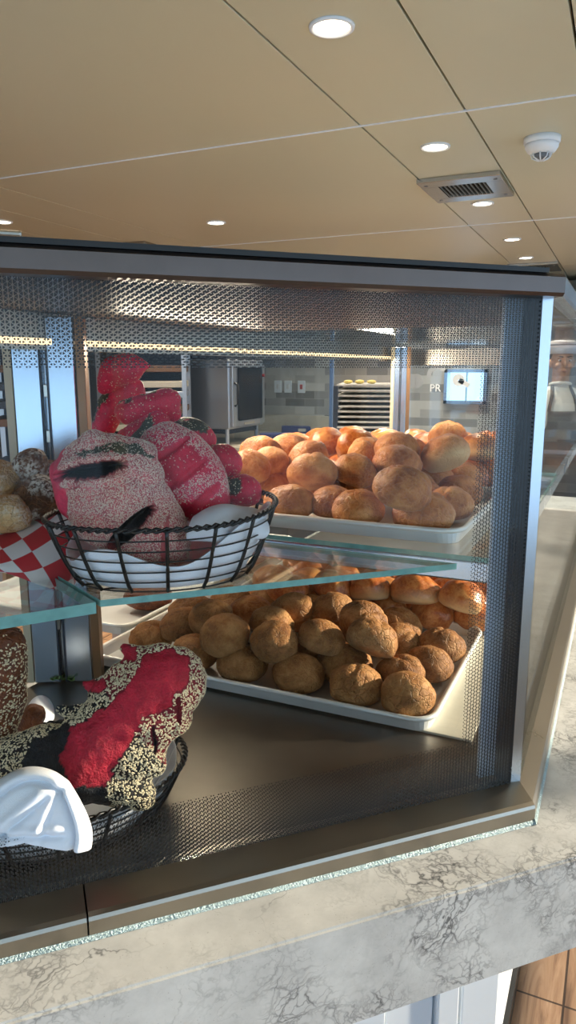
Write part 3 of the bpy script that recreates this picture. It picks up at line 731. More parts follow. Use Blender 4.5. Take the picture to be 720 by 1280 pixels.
(-0.4952, 1.8378, 1.013, 0.958, 5.79, -0.08, 0.15, 'glossy', 0, 'glossy roll deep in the lower rear tray', 'glossy rolls on the lower rear tray'),
(-0.4044, 1.8369, 1.013, 1.007, 1.63, -0.12, 0.1, 'glossy', 3, 'glossy roll deep in the lower rear tray', 'glossy rolls on the lower rear tray'),
(-0.2995, 1.8425, 1.013, 0.944, 3.94, 0.09, -0.12, 'glossy', 4, 'glossy roll deep in the lower rear tray', 'glossy rolls on the lower rear tray'),
(-0.7478, 1.9349, 1.013, 1.036, 0.72, 0.0, 0.08, 'glossy', 4, 'glossy roll deep in the lower rear tray', 'glossy rolls on the lower rear tray'),
(-0.644, 1.934, 1.013, 1.016, 3.03, -0.14, 0.08, 'glossy', 4, 'glossy roll deep in the lower rear tray', 'glossy rolls on the lower rear tray'),
(-0.5498, 1.9308, 1.013, 0.938, 1.16, -0.09, 0.1, 'glossy', 2, 'glossy roll deep in the lower rear tray', 'glossy rolls on the lower rear tray'),
(-0.4449, 1.9251, 1.013, 0.927, 5.98, -0.01, 0.08, 'glossy', 2, 'glossy roll deep in the lower rear tray', 'glossy rolls on the lower rear tray'),
(-0.3513, 1.9291, 1.013, 0.963, 1.32, -0.04, 0.04, 'glossy', 0, 'glossy roll deep in the lower rear tray', 'glossy rolls on the lower rear tray'),
(-0.7959, 1.2962, 1.309, 0.974, 4.64, -0.03, -0.09, 'gold', 1, 'golden roll buried in the bottom layer of the upper front heap', 'golden rolls on the upper front tray'),
(-0.7492, 1.3863, 1.309, 0.99, 2.14, 0.08, -0.07, 'gold', 0, 'golden roll buried in the bottom layer of the upper front heap', 'golden rolls on the upper front tray'),
(-0.5462, 1.3889, 1.309, 1.028, 5.53, 0.06, 0.08, 'gold', 1, 'golden roll buried in the bottom layer of the upper front heap', 'golden rolls on the upper front tray'),
(-0.3552, 1.3881, 1.309, 0.976, 0.07, -0.04, 0.04, 'gold', 4, 'golden roll buried in the bottom layer of the upper front heap', 'golden rolls on the upper front tray'),
(-0.8054, 1.4773, 1.309, 1.035, 1.88, -0.09, -0.03, 'gold', 1, 'golden roll buried in the bottom layer of the upper front heap', 'golden rolls on the upper front tray'),
(-0.6996, 1.4787, 1.309, 1.04, 4.03, 0.06, 0.08, 'gold', 4, 'golden roll buried in the bottom layer of the upper front heap', 'golden rolls on the upper front tray'),
(-0.6057, 1.4814, 1.309, 1.009, 1.61, -0.03, -0.13, 'gold', 1, 'golden roll buried in the bottom layer of the upper front heap', 'golden rolls on the upper front tray'),
(-0.4982, 1.4741, 1.309, 0.951, 1.73, -0.05, 0.01, 'gold', 3, 'golden roll buried in the bottom layer of the upper front heap', 'golden rolls on the upper front tray'),
(-0.3944, 1.4808, 1.309, 1.039, 4.01, 0.09, -0.13, 'gold', 4, 'golden roll buried in the bottom layer of the upper front heap', 'golden rolls on the upper front tray'),
(-0.8257, 1.7033, 1.309, 0.99, 3.98, -0.03, 0.06, 'glossy', 0, 'flaky golden roll heaped in the upper rear tray', 'flaky rolls on the upper rear tray'),
(-0.7152, 1.703, 1.309, 0.926, 6.21, 0.13, -0.13, 'glossy', 1, 'flaky golden roll heaped in the upper rear tray', 'flaky rolls on the upper rear tray'),
(-0.6208, 1.6997, 1.309, 1.037, 1.53, 0.01, 0.13, 'glossy', 3, 'flaky golden roll heaped in the upper rear tray', 'flaky rolls on the upper rear tray'),
(-0.5243, 1.7055, 1.309, 0.949, 4.44, -0.13, -0.02, 'glossy', 0, 'flaky golden roll heaped in the upper rear tray', 'flaky rolls on the upper rear tray'),
(-0.4236, 1.6946, 1.309, 0.983, 0.78, -0.02, 0.05, 'glossy', 3, 'flaky golden roll heaped in the upper rear tray', 'flaky rolls on the upper rear tray'),
(-0.3188, 1.7017, 1.309, 1.002, 2.29, 0.07, 0.09, 'glossy', 1, 'flaky golden roll heaped in the upper rear tray', 'flaky rolls on the upper rear tray'),
(-0.7646, 1.7928, 1.309, 0.949, 0.72, 0.12, 0.09, 'glossy', 4, 'flaky golden roll heaped in the upper rear tray', 'flaky rolls on the upper rear tray'),
(-0.6658, 1.7873, 1.309, 0.993, 4.55, 0.06, -0.09, 'glossy', 2, 'flaky golden roll heaped in the upper rear tray', 'flaky rolls on the upper rear tray'),
(-0.567, 1.7863, 1.309, 0.95, 6.15, 0.12, 0.11, 'glossy', 0, 'flaky golden roll heaped in the upper rear tray', 'flaky rolls on the upper rear tray'),
(-0.4685, 1.7841, 1.309, 0.951, 0.17, -0.14, -0.08, 'glossy', 2, 'flaky golden roll heaped in the upper rear tray', 'flaky rolls on the upper rear tray'),
(-0.3751, 1.785, 1.309, 1.001, 3.46, 0.04, -0.04, 'glossy', 3, 'flaky golden roll heaped in the upper rear tray', 'flaky rolls on the upper rear tray'),
(-0.2718, 1.7881, 1.309, 0.979, 0.84, 0.11, 0.09, 'glossy', 3, 'flaky golden roll heaped in the upper rear tray', 'flaky rolls on the upper rear tray'),
(-0.8163, 1.8815, 1.309, 1.012, 1.34, -0.02, -0.07, 'glossy', 1, 'flaky golden roll heaped in the upper rear tray', 'flaky rolls on the upper rear tray'),
(-0.7216, 1.8818, 1.309, 1.039, 2.04, 0.01, 0.07, 'glossy', 1, 'flaky golden roll heaped in the upper rear tray', 'flaky rolls on the upper rear tray'),
(-0.6209, 1.8784, 1.309, 0.932, 5.5, -0.13, -0.13, 'glossy', 4, 'flaky golden roll heaped in the upper rear tray', 'flaky rolls on the upper rear tray'),
(-0.5192, 1.8838, 1.309, 0.976, 5.17, -0.15, -0.06, 'glossy', 4, 'flaky golden roll heaped in the upper rear tray', 'flaky rolls on the upper rear tray'),
(-0.425, 1.8776, 1.309, 1.007, 4.36, -0.07, -0.11, 'glossy', 2, 'flaky golden roll heaped in the upper rear tray', 'flaky rolls on the upper rear tray'),
(-0.3181, 1.8779, 1.309, 1.029, 2.02, -0.02, 0.03, 'glossy', 2, 'flaky golden roll heaped in the upper rear tray', 'flaky rolls on the upper rear tray'),
(-0.7707, 1.9736, 1.309, 0.957, 1.99, -0.03, 0.13, 'glossy', 4, 'flaky golden roll heaped in the upper rear tray', 'flaky rolls on the upper rear tray'),
(-0.673, 1.9683, 1.309, 0.964, 2.28, -0.03, -0.03, 'glossy', 1, 'flaky golden roll heaped in the upper rear tray', 'flaky rolls on the upper rear tray'),
(-0.5671, 1.9684, 1.309, 0.967, 0.97, 0.03, -0.1, 'glossy', 0, 'flaky golden roll heaped in the upper rear tray', 'flaky rolls on the upper rear tray'),
(-0.4669, 1.9746, 1.309, 0.954, 0.14, 0.0, 0.01, 'glossy', 4, 'flaky golden roll heaped in the upper rear tray', 'flaky rolls on the upper rear tray'),
(-0.3724, 1.9643, 1.309, 1.021, 2.65, 0.02, -0.06, 'glossy', 4, 'flaky golden roll heaped in the upper rear tray', 'flaky rolls on the upper rear tray'),
(-0.275, 1.965, 1.309, 1.008, 5.65, -0.12, 0.04, 'glossy', 1, 'flaky golden roll heaped in the upper rear tray', 'flaky rolls on the upper rear tray'),
(-0.7748, 1.7338, 1.356, 0.971, 4.47, -0.0, 0.12, 'glossy', 2, 'flaky golden roll heaped in the upper rear tray', 'flaky rolls on the upper rear tray'),
(-0.6668, 1.7287, 1.356, 0.961, 6.08, 0.05, -0.0, 'glossy', 4, 'flaky golden roll heaped in the upper rear tray', 'flaky rolls on the upper rear tray'),
(-0.4686, 1.7246, 1.356, 1.011, 6.19, -0.05, -0.15, 'glossy', 3, 'flaky golden roll heaped in the upper rear tray', 'flaky rolls on the upper rear tray'),
(-0.7145, 1.8217, 1.356, 0.983, 4.46, 0.09, -0.02, 'glossy', 3, 'flaky golden roll heaped in the upper rear tray', 'flaky rolls on the upper rear tray'),
(-0.615, 1.8169, 1.356, 0.939, 3.99, 0.06, -0.05, 'glossy', 3, 'flaky golden roll heaped in the upper rear tray', 'flaky rolls on the upper rear tray'),
(-0.5209, 1.8175, 1.356, 1.036, 0.37, -0.06, -0.12, 'glossy', 1, 'flaky golden roll heaped in the upper rear tray', 'flaky rolls on the upper rear tray'),
(-0.3253, 1.8195, 1.356, 0.99, 5.71, -0.14, -0.12, 'glossy', 1, 'flaky golden roll heaped in the upper rear tray', 'flaky rolls on the upper rear tray'),
(-0.7717, 1.9111, 1.356, 0.992, 2.96, 0.0, -0.02, 'glossy', 2, 'flaky golden roll heaped in the upper rear tray', 'flaky rolls on the upper rear tray'),
(-0.6712, 1.9149, 1.356, 1.032, 3.94, 0.13, 0.02, 'glossy', 2, 'flaky golden roll heaped in the upper rear tray', 'flaky rolls on the upper rear tray'),
(-0.5702, 1.9088, 1.356, 1.035, 4.15, 0.08, -0.12, 'glossy', 1, 'flaky golden roll heaped in the upper rear tray', 'flaky rolls on the upper rear tray'),
(-0.4712, 1.9066, 1.356, 0.936, 5.01, 0.14, 0.09, 'glossy', 2, 'flaky golden roll heaped in the upper rear tray', 'flaky rolls on the upper rear tray'),
(-0.3665, 1.9047, 1.356, 1.031, 5.6, 0.11, 0.12, 'glossy', 3, 'flaky golden roll heaped in the upper rear tray', 'flaky rolls on the upper rear tray'),
(-0.7164, 2.0026, 1.356, 0.993, 0.99, -0.1, -0.05, 'glossy', 2, 'flaky golden roll heaped in the upper rear tray', 'flaky rolls on the upper rear tray'),
(-0.6151, 2.0037, 1.356, 0.936, 4.66, 0.04, 0.0, 'glossy', 0, 'flaky golden roll heaped in the upper rear tray', 'flaky rolls on the upper rear tray'),
(-0.5242, 2.0032, 1.356, 0.92, 5.16, 0.1, 0.1, 'glossy', 0, 'flaky golden roll heaped in the upper rear tray', 'flaky rolls on the upper rear tray'),
(-0.3197, 2.0047, 1.356, 1.003, 0.52, 0.07, 0.01, 'glossy', 4, 'flaky golden roll heaped in the upper rear tray', 'flaky rolls on the upper rear tray'),
(-0.381, 1.775, 1.398, 0.931, 5.19, -0.09, 0.01, 'gold', 4, 'flaky golden roll heaped in the upper rear tray', 'flaky rolls on the upper rear tray')]
for r in ROLLS: place_roll(*r)

# ---- shaped loaves: lobes grown together, then skin noise, cuts, colours and seeds
def seed_mesh(me, mask, n, L, W, rnd, lift=.25):
    me.calc_loop_triangles(); T = me.loop_triangles; vs = me.vertices
    cand = [t for t in T if all(mask[i]>.05 for i in t.vertices)]
    if not cand: return None
    wts = [t.area*sum(mask[i] for i in t.vertices)/3 for t in cand]
    V_, F_ = [], []
    tmpl = [(1,0,0),(-1,0,0),(0,1,0),(0,-1,0),(.1,0,.75),(0,0,-.5),(.55,.7,.2),(.55,-.7,.2),(-.6,.6,.2),(-.6,-.6,.2)]
    fc = [(0,6,4),(6,2,4),(2,8,4),(8,1,4),(1,9,4),(9,3,4),(3,7,4),(7,0,4),(6,0,5),(2,6,5),(8,2,5),(1,8,5),(9,1,5),(3,9,5),(7,3,5),(0,7,5)]
    for t in rnd.choices(cand, wts, k=n):
        a,b,c = (vs[i].co for i in t.vertices); u,v = rnd.random(), rnd.random()
        if u+v>1: u,v = 1-u,1-v
        p = a+(b-a)*u+(c-a)*v; nn = t.normal
        X = nn.orthogonal().normalized(); X = Matrix.Rotation(rnd.uniform(0,2*PI),3,nn) @ X; Y = nn.cross(X)
        s = rnd.uniform(.8,1.2); b0 = len(V_)
        for x,y,z in tmpl: V_.append(p + X*x*L*s + Y*y*W*s + nn*(z*W*.8+W*lift))
        F_ += [(b0+i,b0+j,b0+k) for i,j,k in fc]
    m = bpy.data.meshes.new('seeds'); m.from_pydata(V_,[],F_)
    for p in m.polygons: p.use_smooth = True
    return m
def bread(name, loc, u, c, lobes, label, cat, colour, slits=(), vox=.0035, nz=.0025, nscale=40, m=None, grp=None, tilt=0, seeds=None, seedmat=None, smooth=8, seed=1, lumps=.0):
    """lobes: ('e',x,y,rx,ry,rd,rot,depth) or ('c',x0,y0,x1,y1,r0,r1,d0,d1[,flat]); x right, y down, in units of u about c"""
    mb = MB()
    P = lambda x,y,d=0: V(((x-c[0])*u, d*u, -(y-c[1])*u))
    for L in lobes:
        if L[0]=='e':
            _,x,y,rx,ry,rd,rot,d = L
            mb.ball(P(x,y,d),(rx*u,rd*u,ry*u),Matrix.Rotation(math.radians(rot),4,'Y'),28,18)
        else:
            x0,y0,x1,y1,r0,r1,d0,d1 = L[1:9]; st = max(3,int(math.hypot(x1-x0,y1-y0)/(min(r0,r1)*.35))+1)
            for k in range(st+1):
                t = k/st; r = (r0+(r1-r0)*t)*u
                mb.ball(P(x0+(x1-x0)*t,y0+(y1-y0)*t,d0+(d1-d0)*t), r, None, 18, 12)
    o = mb.build(name, [])
    r = o.modifiers.new('r','REMESH'); r.mode='VOXEL'; r.voxel_size = vox
    s = o.modifiers.new('s','SMOOTH'); s.iterations = smooth; s.factor = .5
    bpy.context.view_layer.update(); dg = bpy.context.evaluated_depsgraph_get()
    me = bpy.data.meshes.new_from_object(o.evaluated_get(dg)); old = o.data
    o.modifiers.clear(); o.data = me; bpy.data.meshes.remove(old)
    off = V((seed*3.1,seed*1.7,seed*2.3)); cols = []; mask = []
    nrm = [v.normal.copy() for v in me.vertices]
    for v,n in zip(me.vertices,nrm):
        x = v.co.x/u+c[0]; y = -v.co.z/u+c[1]
        wob = noise.noise(v.co*60+off); w2 = noise.noise(v.co*160+off)
        jx, jy = x+wob*5+w2*3, y+noise.noise(v.co*60-off)*5+w2*3
        col, mk = colour(jx, jy, n, v.co.y/u)
        dsp = noise.noise(v.co*nscale+off)*nz + w2*nz*.35 + lumps*noise.noise(v.co*18+off)
        for x0,y0,x1,y1,wd,dp,sc in slits:
            if n.y > .3: continue
            dx,dy = x1-x0,y1-y0; LL = math.hypot(dx,dy)
            t = ((x-x0)*dx+(y-y0)*dy)/LL/LL; dd = abs((x-x0)*dy-(y-y0)*dx)/LL
            if 0<t<1:
                ww = wd*math.sqrt(1-(2*t-1)**2)
                if dd<ww:
                    dsp -= dp*u*(1-(dd/ww)**2)
                    if dd+w2*.6<ww*.85: col, mk = sc, 0
                elif dd<ww+wd*.7: dsp += dp*u*.3*(1-(dd-ww)/(wd*.7))
        v.co = v.co + n*dsp
        cols.append((*col[:3],1)); mask.append(mk if n.y<.55 else 0)
    me.update(); set_attr(me,'dough',cols)
    set_attr(me,'pale',[0.0]*len(me.vertices),False)
    me.materials.append(m or DOUGH)
    for p in me.polygons: p.use_smooth = True
    o.location = loc; o.rotation_euler = (Matrix.Rotation(YAW,3,'Z') @ Matrix.Rotation(-tilt,3,'X')).to_euler()
    tag(o, label, cat, grp)
    if seeds:
        sm = seed_mesh(me, mask, seeds[0], seeds[1], seeds[2], random.Random(seed))
        if sm:
            sm.materials.append(seedmat or SEED)
            so = bpy.data.objects.new('sesame_seeds', sm); link(so, o); so['kind'] = 'stuff'
    return o
RED = rgb(204,26,60); REDL = rgb(214,56,84); REDD = rgb(120,14,32); BLK = rgb(20,22,27); GRN = rgb(66,66,50); PINK = rgb(196,104,104)
NB = 'red striped bread rolls in the upper basket'
def c_plain(x,y,n,d): return (RED, .15)
def stripe(x0,y0,x1,y1,w,col=GRN):
    def f(x,y,n,d):
        dx,dy = x1-x0,y1-y0; L = math.hypot(dx,dy); t = ((x-x0)*dx+(y-y0)*dy)/L/L; dd = abs((x-x0)*dy-(y-y0)*dx)/L
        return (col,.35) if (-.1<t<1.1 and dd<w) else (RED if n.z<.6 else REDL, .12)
    return f
SD = (160,.0011,.0007)
bread('striped_bread_roll', (-0.7241,0.9464,1.5588), 1.14/900, (152,462), [('e',152,462,29,20,24,-12,0),('c',135,474,128,484,15,9,0,0),('c',160,455,186,458,14,3,0,0)],
 'crescent-shaped red bread with a pointed tip, topmost of the red stack','bread', c_plain, grp=NB, seeds=SD, seed=2)
bread('striped_bread_roll', (-0.7501,0.9552,1.5001), 1.17/900, (142,508), [('c',128,535,140,508,15,19,0,0),('c',140,508,168,486,19,14,0,2),('c',160,478,172,500,12,12,2,4)],
 'upright bent red bread with a dark stripe on its left edge, left of the stack','bread', stripe(112,520,132,483,9), grp=NB, seeds=SD, seed=3)
bread('striped_bread_roll', (-0.6682,0.9373,1.5026), 1.12/900, (186,508), [('c',158,515,210,501,16,17,0,0),('c',206,500,214,516,15,12,2,4)],
 'sausage-shaped red bread lying crosswise near the top of the red stack','bread', stripe(150,497,192,488,5), grp=NB, seeds=SD, seed=4)
bread('striped_bread_roll', (-0.6718,0.9271,1.4636), 1.12/900, (180,540), [('c',158,550,198,527,15,16,0,0),('c',170,560,200,545,14,14,2,2)],
 'small red bread with a diagonal dark band in the middle of the red stack','bread', stripe(155,566,190,526,6), grp=NB, seeds=SD, seed=5)
bread('striped_bread_roll', (-0.6222,0.9824,1.4585), 1.15/900, (238,542), [('e',236,542,33,20,26,12,0),('c',240,538,258,550,15,13,0,0)],
 'red bread with a grey-green seeded top, right of the dark-banded one','bread', stripe(215,528,256,530,9), grp=NB, seeds=SD, seed=6)
bread('striped_bread_roll', (-0.5632,0.9777,1.4159), 1.13/900, (277,578), [('e',277,577,27,23,25,14,0)],
 'plain dark red bread between the big seeded red loaf and the golden rolls','bread', c_plain, grp=NB, seeds=SD, seed=7)
bread('striped_bread_roll', (-0.5159,0.9574,1.3778), 1.10/900, (303,613), [('e',303,613,26,21,24,10,0)],
 'red bread with a grey patch resting on the right rim of the upper basket','bread', lambda x,y,n,d: ((GRN,.4) if math.hypot(x-291,(y-606)*.9)<11 else (RED,.1)), grp=NB, seeds=SD, seed=8)
# hidden body of the heap behind
bread('striped_bread_roll', (-0.6842,1.0200,1.4018), 1.22/900, (215,580), [('c',170,585,260,600,34,34,0,0)],
 'red bread at the back of the upper basket underneath the red stack','bread', c_plain, grp=NB, seed=9)
# long red loaf with seeded ridges
def c_long(x,y,n,d):
    # diagonal bands across the loaf axis
    s = ((x-232)*.75 + (y-590)*-.66)
    a = ((x-232)*.66 + (y-590)*.75)
    band = math.sin((a*.9 - s*.55)/11.5)
    edge = abs(s)>33
    return (REDL, .9) if (band>.05 or edge) else (RED, .06)
bread('seeded_red_loaf', (-0.5737,0.8878,1.4117), 1.055/900, (231,590), [('e',231,592,46,70,44,-36,0),('e',210,562,36,34,38,0,2),('e',255,622,32,36,36,-20,2)],
 'long slanting bright red loaf with pale seeded ridges and diagonal cuts','bread', c_long, slits=[(196,575,240,545,5,4,RED),(210,610,262,570,6,5,RED),(232,640,276,600,6,5,RED)], seeds=(6500,.00095,.00068), seedmat=SEEDP, seed=11)
# big pink seed-covered knot
def c_pink(x,y,n,d):
    if x<86+max(0,(y-585))*.12 and y>562: return (REDL,.0)
    if abs(y-(557+((x-150)/40)**2*9))<5.0*math.sqrt(max(0,1-((x-150)/44)**2)): return (GRN,.2)
    return (PINK, 1.0)
bread('seeded_knot_loaf', (-0.6105,0.7847,1.3764), .985/900, (152,632),
 [('e',150,636,72,58,52,18,6),('e',178,672,50,46,44,10,2),('e',212,664,22,46,38,-12,6),('c',98,586,150,578,24,27,-8,-8),('c',150,578,184,592,26,22,-6,0),('c',96,580,120,562,22,24,4,6),('c',120,562,176,572,24,22,6,8),('c',84,592,92,630,20,22,0,6)],
 'biggest loaf of the upper basket, pink knot covered in sesame with two black slits','bread', c_pink,
 slits=[(82,592,168,576,12.5,20,BLK),(140,680,199,626,11,18,BLK),(205,700,214,640,3,5,PINK),(80,606,110,604,3,5,PINK)],
 seeds=(19000,.00088,.00062), seedmat=SEEDP, seed=12, vox=.0023)

# lower basket: big sesame loaf, red and black dough showing
def inside(poly):
    def f(x,y):
        r = False
        for i in range(len(poly)):
            x0,y0 = poly[i-1]; x1,y1 = poly[i]
            if (y0>y)!=(y1>y) and x<(x1-x0)*(y-y0)/(y1-y0)+x0: r = not r
        return r
    return f
redp = inside([(186,818),(215,812),(236,824),(238,852),(212,882),(186,893),(168,925),(142,972),(104,974),(92,935),(96,908),(142,884),(170,852)])
blkp = inside([(50,925),(96,900),(94,935),(106,974),(142,970),(146,994),(120,1022),(96,1005),(72,975),(44,965)])
redt = inside([(146,806),(168,812),(170,826),(150,826)])
redt2 = inside([(98,848),(134,850),(138,862),(104,866)])
def c_croc(x,y,n,d):
    if n.y<.45:
        if redp(x,y) or redt(x,y) or redt2(x,y): return (rgb(182,22,48),.004)
        if blkp(x,y): return (BLK,.004)
        if (x-82)**2/500+(y-882)**2/60<1: return (BLK,.2)
    return ((REDD,1.0) if x+ (y-880)*-.8>150 else (rgb(34,26,24),1.0))
bread('seeded_shaped_loaf', (-0.5506,0.6606,1.1196), .90/900, (135,910),
 [('e',208,856,50,46,40,-35,0),('c',200,850,150,900,44,46,0,0),('c',150,900,105,950,46,50,0,-2),('c',110,950,50,950,48,40,0,2),('c',60,945,-10,965,40,36,2,4),
  ('c',175,822,150,812,14,5,0,0),('c',140,868,104,856,20,5,0,0),('c',178,835,135,872,26,28,4,4),('c',100,895,72,886,14,5,0,0),('c',130,960,180,990,38,18,0,0),('c',195,900,225,900,30,16,0,0),('c',165,940,190,950,34,20,0,0),
  ('c',212,905,206,930,14,7,-4,-4),('c',180,950,184,972,14,6,-4,-4)],
 'large sesame-crusted loaf with red and black bare dough and claw-like points','bread', c_croc, m=DOUGHR, nz=.0028, nscale=70,
 slits=[(226,905,226,870,3,4,REDD),(198,940,196,905,3,4,BLK)], tilt=.38, seeds=(8200,.00165,.00098), seed=21, vox=.003)
# brown sesame loaf standing at the left edge
o = bread('brown_sesame_loaf', (-0.7014,0.6318,1.1506), .93/900, (-2,865), [('c',8,808,-2,870,30,34,0,0),('c',-2,870,-18,950,34,26,0,-2)],
 'tall brown sesame loaf cut by the left edge of the photo on the lower level','bread', lambda x,y,n,d: (RED, .15 if y<800 else 1.0), m=BROWNB, seeds=(1700,.0018,.00105), seed=22)
bread('brown_sesame_loaf', (-0.7357,0.7088,1.0616), 1.03/900, (34,905), [('c',20,930,44,892,20,14,0,0)],
 'dark plain loaf mostly hidden behind the tall brown sesame loaf','bread', lambda x,y,n,d: (RED,0), m=BROWNB, seed=23)
# loaves on the left tray
for k,(x,y,l) in enumerate(((-1.02,1.40,'dark loaf on the lower left tray under the upper basket'),(-1.2,1.55,'dark loaf farther left on the lower left tray'))):
    bread('dark_loaf', (x,y,1.01), .001, (0,0), [('e',0,0,62,32,50,0,0)], l, 'bread', lambda x,y,n,d: (RED,0), m=BROWNB, seed=30+k)
# rustic rolls in the left basket
RG = 'floury rustic rolls in the left basket'
for k,(loc,rx,ry,rd,rot,mm,l) in enumerate((
 ((-0.8342,0.8517,1.4085),.0285,.030,.03,30,RUSTIC,'dark brown floury roll on top of the left basket'),
 ((-0.7888,0.8190,1.3688),.042,.033,.036,-12,RUSTIC,'grey-brown floury roll touching the big pink loaf'),
 ((-0.8206,0.8754,1.3858),.026,.034,.03,0,RUSTIC,'flour-whitened roll tucked behind the pink loaf at the left'),
 ((-0.8668,0.8210,1.3879),.033,.034,.034,20,RUSTICP,'orange and white floured roll at the left photo edge'),
 ((-0.8080,0.7726,1.3509),.036,.028,.034,0,RUSTICP,'pale beige roll directly above the checkered paper'),
 ((-0.9125,0.7953,1.3659),.04,.034,.04,0,RUSTICP,'pale roll of the left basket outside the picture edge'))):
    bread('rustic_roll', loc, .001, (0,0), [('e',0,0,rx*1000,ry*1000,rd*1000,rot,0)], l, 'bread roll', lambda x,y,n,d:(RED,0), m=mm, nz=.004, nscale=35, seed=40+k, grp=RG, vox=.003)

# ---------------------------------------------------------------- baskets
def basket(loc, rz, a, b, a2, b2, h, label, nr=16, lift=0, egg=0):
    t = empty('wire_basket', loc, rz, label, 'basket', 'black wire bread baskets')
    def ell(k, th):
        A = a2+(a-a2)*k**.7; B = b2+(b-b2)*k**.7
        return V((A*math.cos(th), B*math.sin(th)*(1+egg*math.cos(th)), .003+(h-.003)*k+ lift*k*max(0,math.cos(th))**2))
    N = 160
    for ph in (0,PI):
        L = []
        for i in range(N):
            th = 2*PI*i/N; p = ell(1,th); tw = i*2*PI*40/N+ph
            L.append(p+V((math.cos(th)*math.cos(tw)*.0026, math.sin(th)*math.cos(tw)*.0026, math.sin(tw)*.0026)))
        MB().tube(L,.0021,6,True).build('rim', WIRE, t)
    for k in range(6):
        MB().tube([ell(k/6,2*PI*i/64) for i in range(64)],.0011,6,True).build('hoop', WIRE, t)
    for i in range(nr):
        th = 2*PI*(i+.5)/nr
        MB().tube([ell(k/8,th)*1.0+V((math.cos(th)*.0016,math.sin(th)*.0016,0)) for k in range(9)],.0026,7).build('rib', WIRE, t)
    for y in (-.5,-.17,.17,.5):
        x = a2*math.sqrt(1-y*y); MB().tube([(-x,y*b2,.003),(x,y*b2,.003)],.0013,6).build('base_wire', WIRE, t)
    return t, ell
ub_loc = V((-.578,.838,SZ)); ub_rz = math.radians(50)
ub, ub_e = basket(ub_loc, ub_rz, .162,.128,.12,.095,.092,'black wire basket of red breads on the upper glass shelf', 16, .012, .1)
lb_loc = V((-.645,.655,.9725)); lb_rz = math.radians(46)
lb, lb_e = basket(lb_loc, lb_rz, .178,.132,.135,.098,.070,'black wire basket holding the big shaped sesame loaf on the case floor', 18)
wb_loc = V((-.955,.665,SZ)); 
l3, l3_e = basket(wb_loc, math.radians(46), .165,.115,.12,.085,.075,'black wire basket of floury rolls at the left edge under checkered paper', 14)
# liners
def liner(e, loc, rz, top, label, cat='napkin'):
    def fn(u,v):
        th = 2*PI*u; k = v*top(th)
        p = e(max(0,k),th) if v>.25 else e(0,th)*(v/.25)
        s = .955-.012*math.sin(th*9+v*3)-.01*noise.noise(V((math.cos(th)*3,math.sin(th)*3,v*3)))
        return V((p.x*s,p.y*s,max(.007,p.z+.004)))
    o = MB().grid(fn,120,16).build('napkin_liner', NAPKIN, None, True)
    o.location = loc; o.rotation_euler = (0,0,rz); solidify(o,.0012)
    return tag(o, label, cat)
def upt(th):
    return .80+.18*math.sin(th*2+1)
liner(ub_e, ub_loc, ub_rz, lambda th: .30+.34*math.exp(-((((th+PI)%(2*PI))-PI+2.35)/.45)**2)+.66*math.exp(-((((th+PI)%(2*PI))-PI+.62)/.75)**4)+.5*max(0,math.sin(th)), 'white cloth napkin lining the upper wire basket under the red breads')
liner(lb_e, lb_loc, lb_rz, lambda th: .92, 'white cloth napkin lining the lower wire basket')
def cloth(name, rows, label, cat, thick=.0016, sub=3, m=NAPKIN, uv=None, parent=None):
    mb = MB(); nr, nc = len(rows), len(rows[0])
    g = [[mb.bm.verts.new(p) for p in r] for r in rows]
    ul = mb.bm.loops.layers.uv.new('UVMap')
    for i in range(nr-1):
        for j in range(nc-1):
            f = mb.bm.faces.new((g[i][j],g[i][j+1],g[i+1][j+1],g[i+1][j])); f.smooth = True
            for lp,(a,b) in zip(f.loops,((i,j),(i,j+1),(i+1,j+1),(i+1,j))):
                lp[ul].uv = uv(b/(nc-1),a/(nr-1)) if uv else (b,a)
    o = mb.build(name, m, parent)
    s = o.modifiers.new('sub','SUBSURF'); s.levels = sub; s.render_levels = sub
    solidify(o, thick)
    return tag(o, label, cat)
cloth('folded_napkin', [
 [(-0.5453,0.8808,1.3460),(-0.5322,0.9002,1.3555),(-0.5184,0.9188,1.3606),(-0.5030,0.9254,1.3583),(-0.4945,0.9396,1.3540),(-0.4832,0.9437,1.3493)],
 [(-0.5270,0.8368,1.3628),(-0.5040,0.8399,1.3798),(-0.4870,0.8590,1.3802),(-0.4716,0.8700,1.3727),(-0.4699,0.8981,1.3692),(-0.4625,0.9111,1.3617)],
 [(-0.5106,0.7982,1.3570),(-0.4880,0.8003,1.3705),(-0.4677,0.8157,1.3727),(-0.4634,0.8473,1.3539),(-0.4476,0.8575,1.3679),(-0.4363,0.8863,1.3476)],
 [(-0.5113,0.7887,1.3404),(-0.4847,0.7878,1.3475),(-0.4604,0.7976,1.3413),(-0.4587,0.8361,1.3443),(-0.4465,0.8480,1.3475),(-0.4244,0.8670,1.3367)],
 [(-0.5143,0.7971,1.3339),(-0.4903,0.8006,1.3355),(-0.4635,0.8071,1.3346),(-0.4619,0.8442,1.3367),(-0.4472,0.8537,1.3339),(-0.4381,0.8697,1.3268)]],
 'white napkin corner folded over the right rim of the upper basket','napkin')
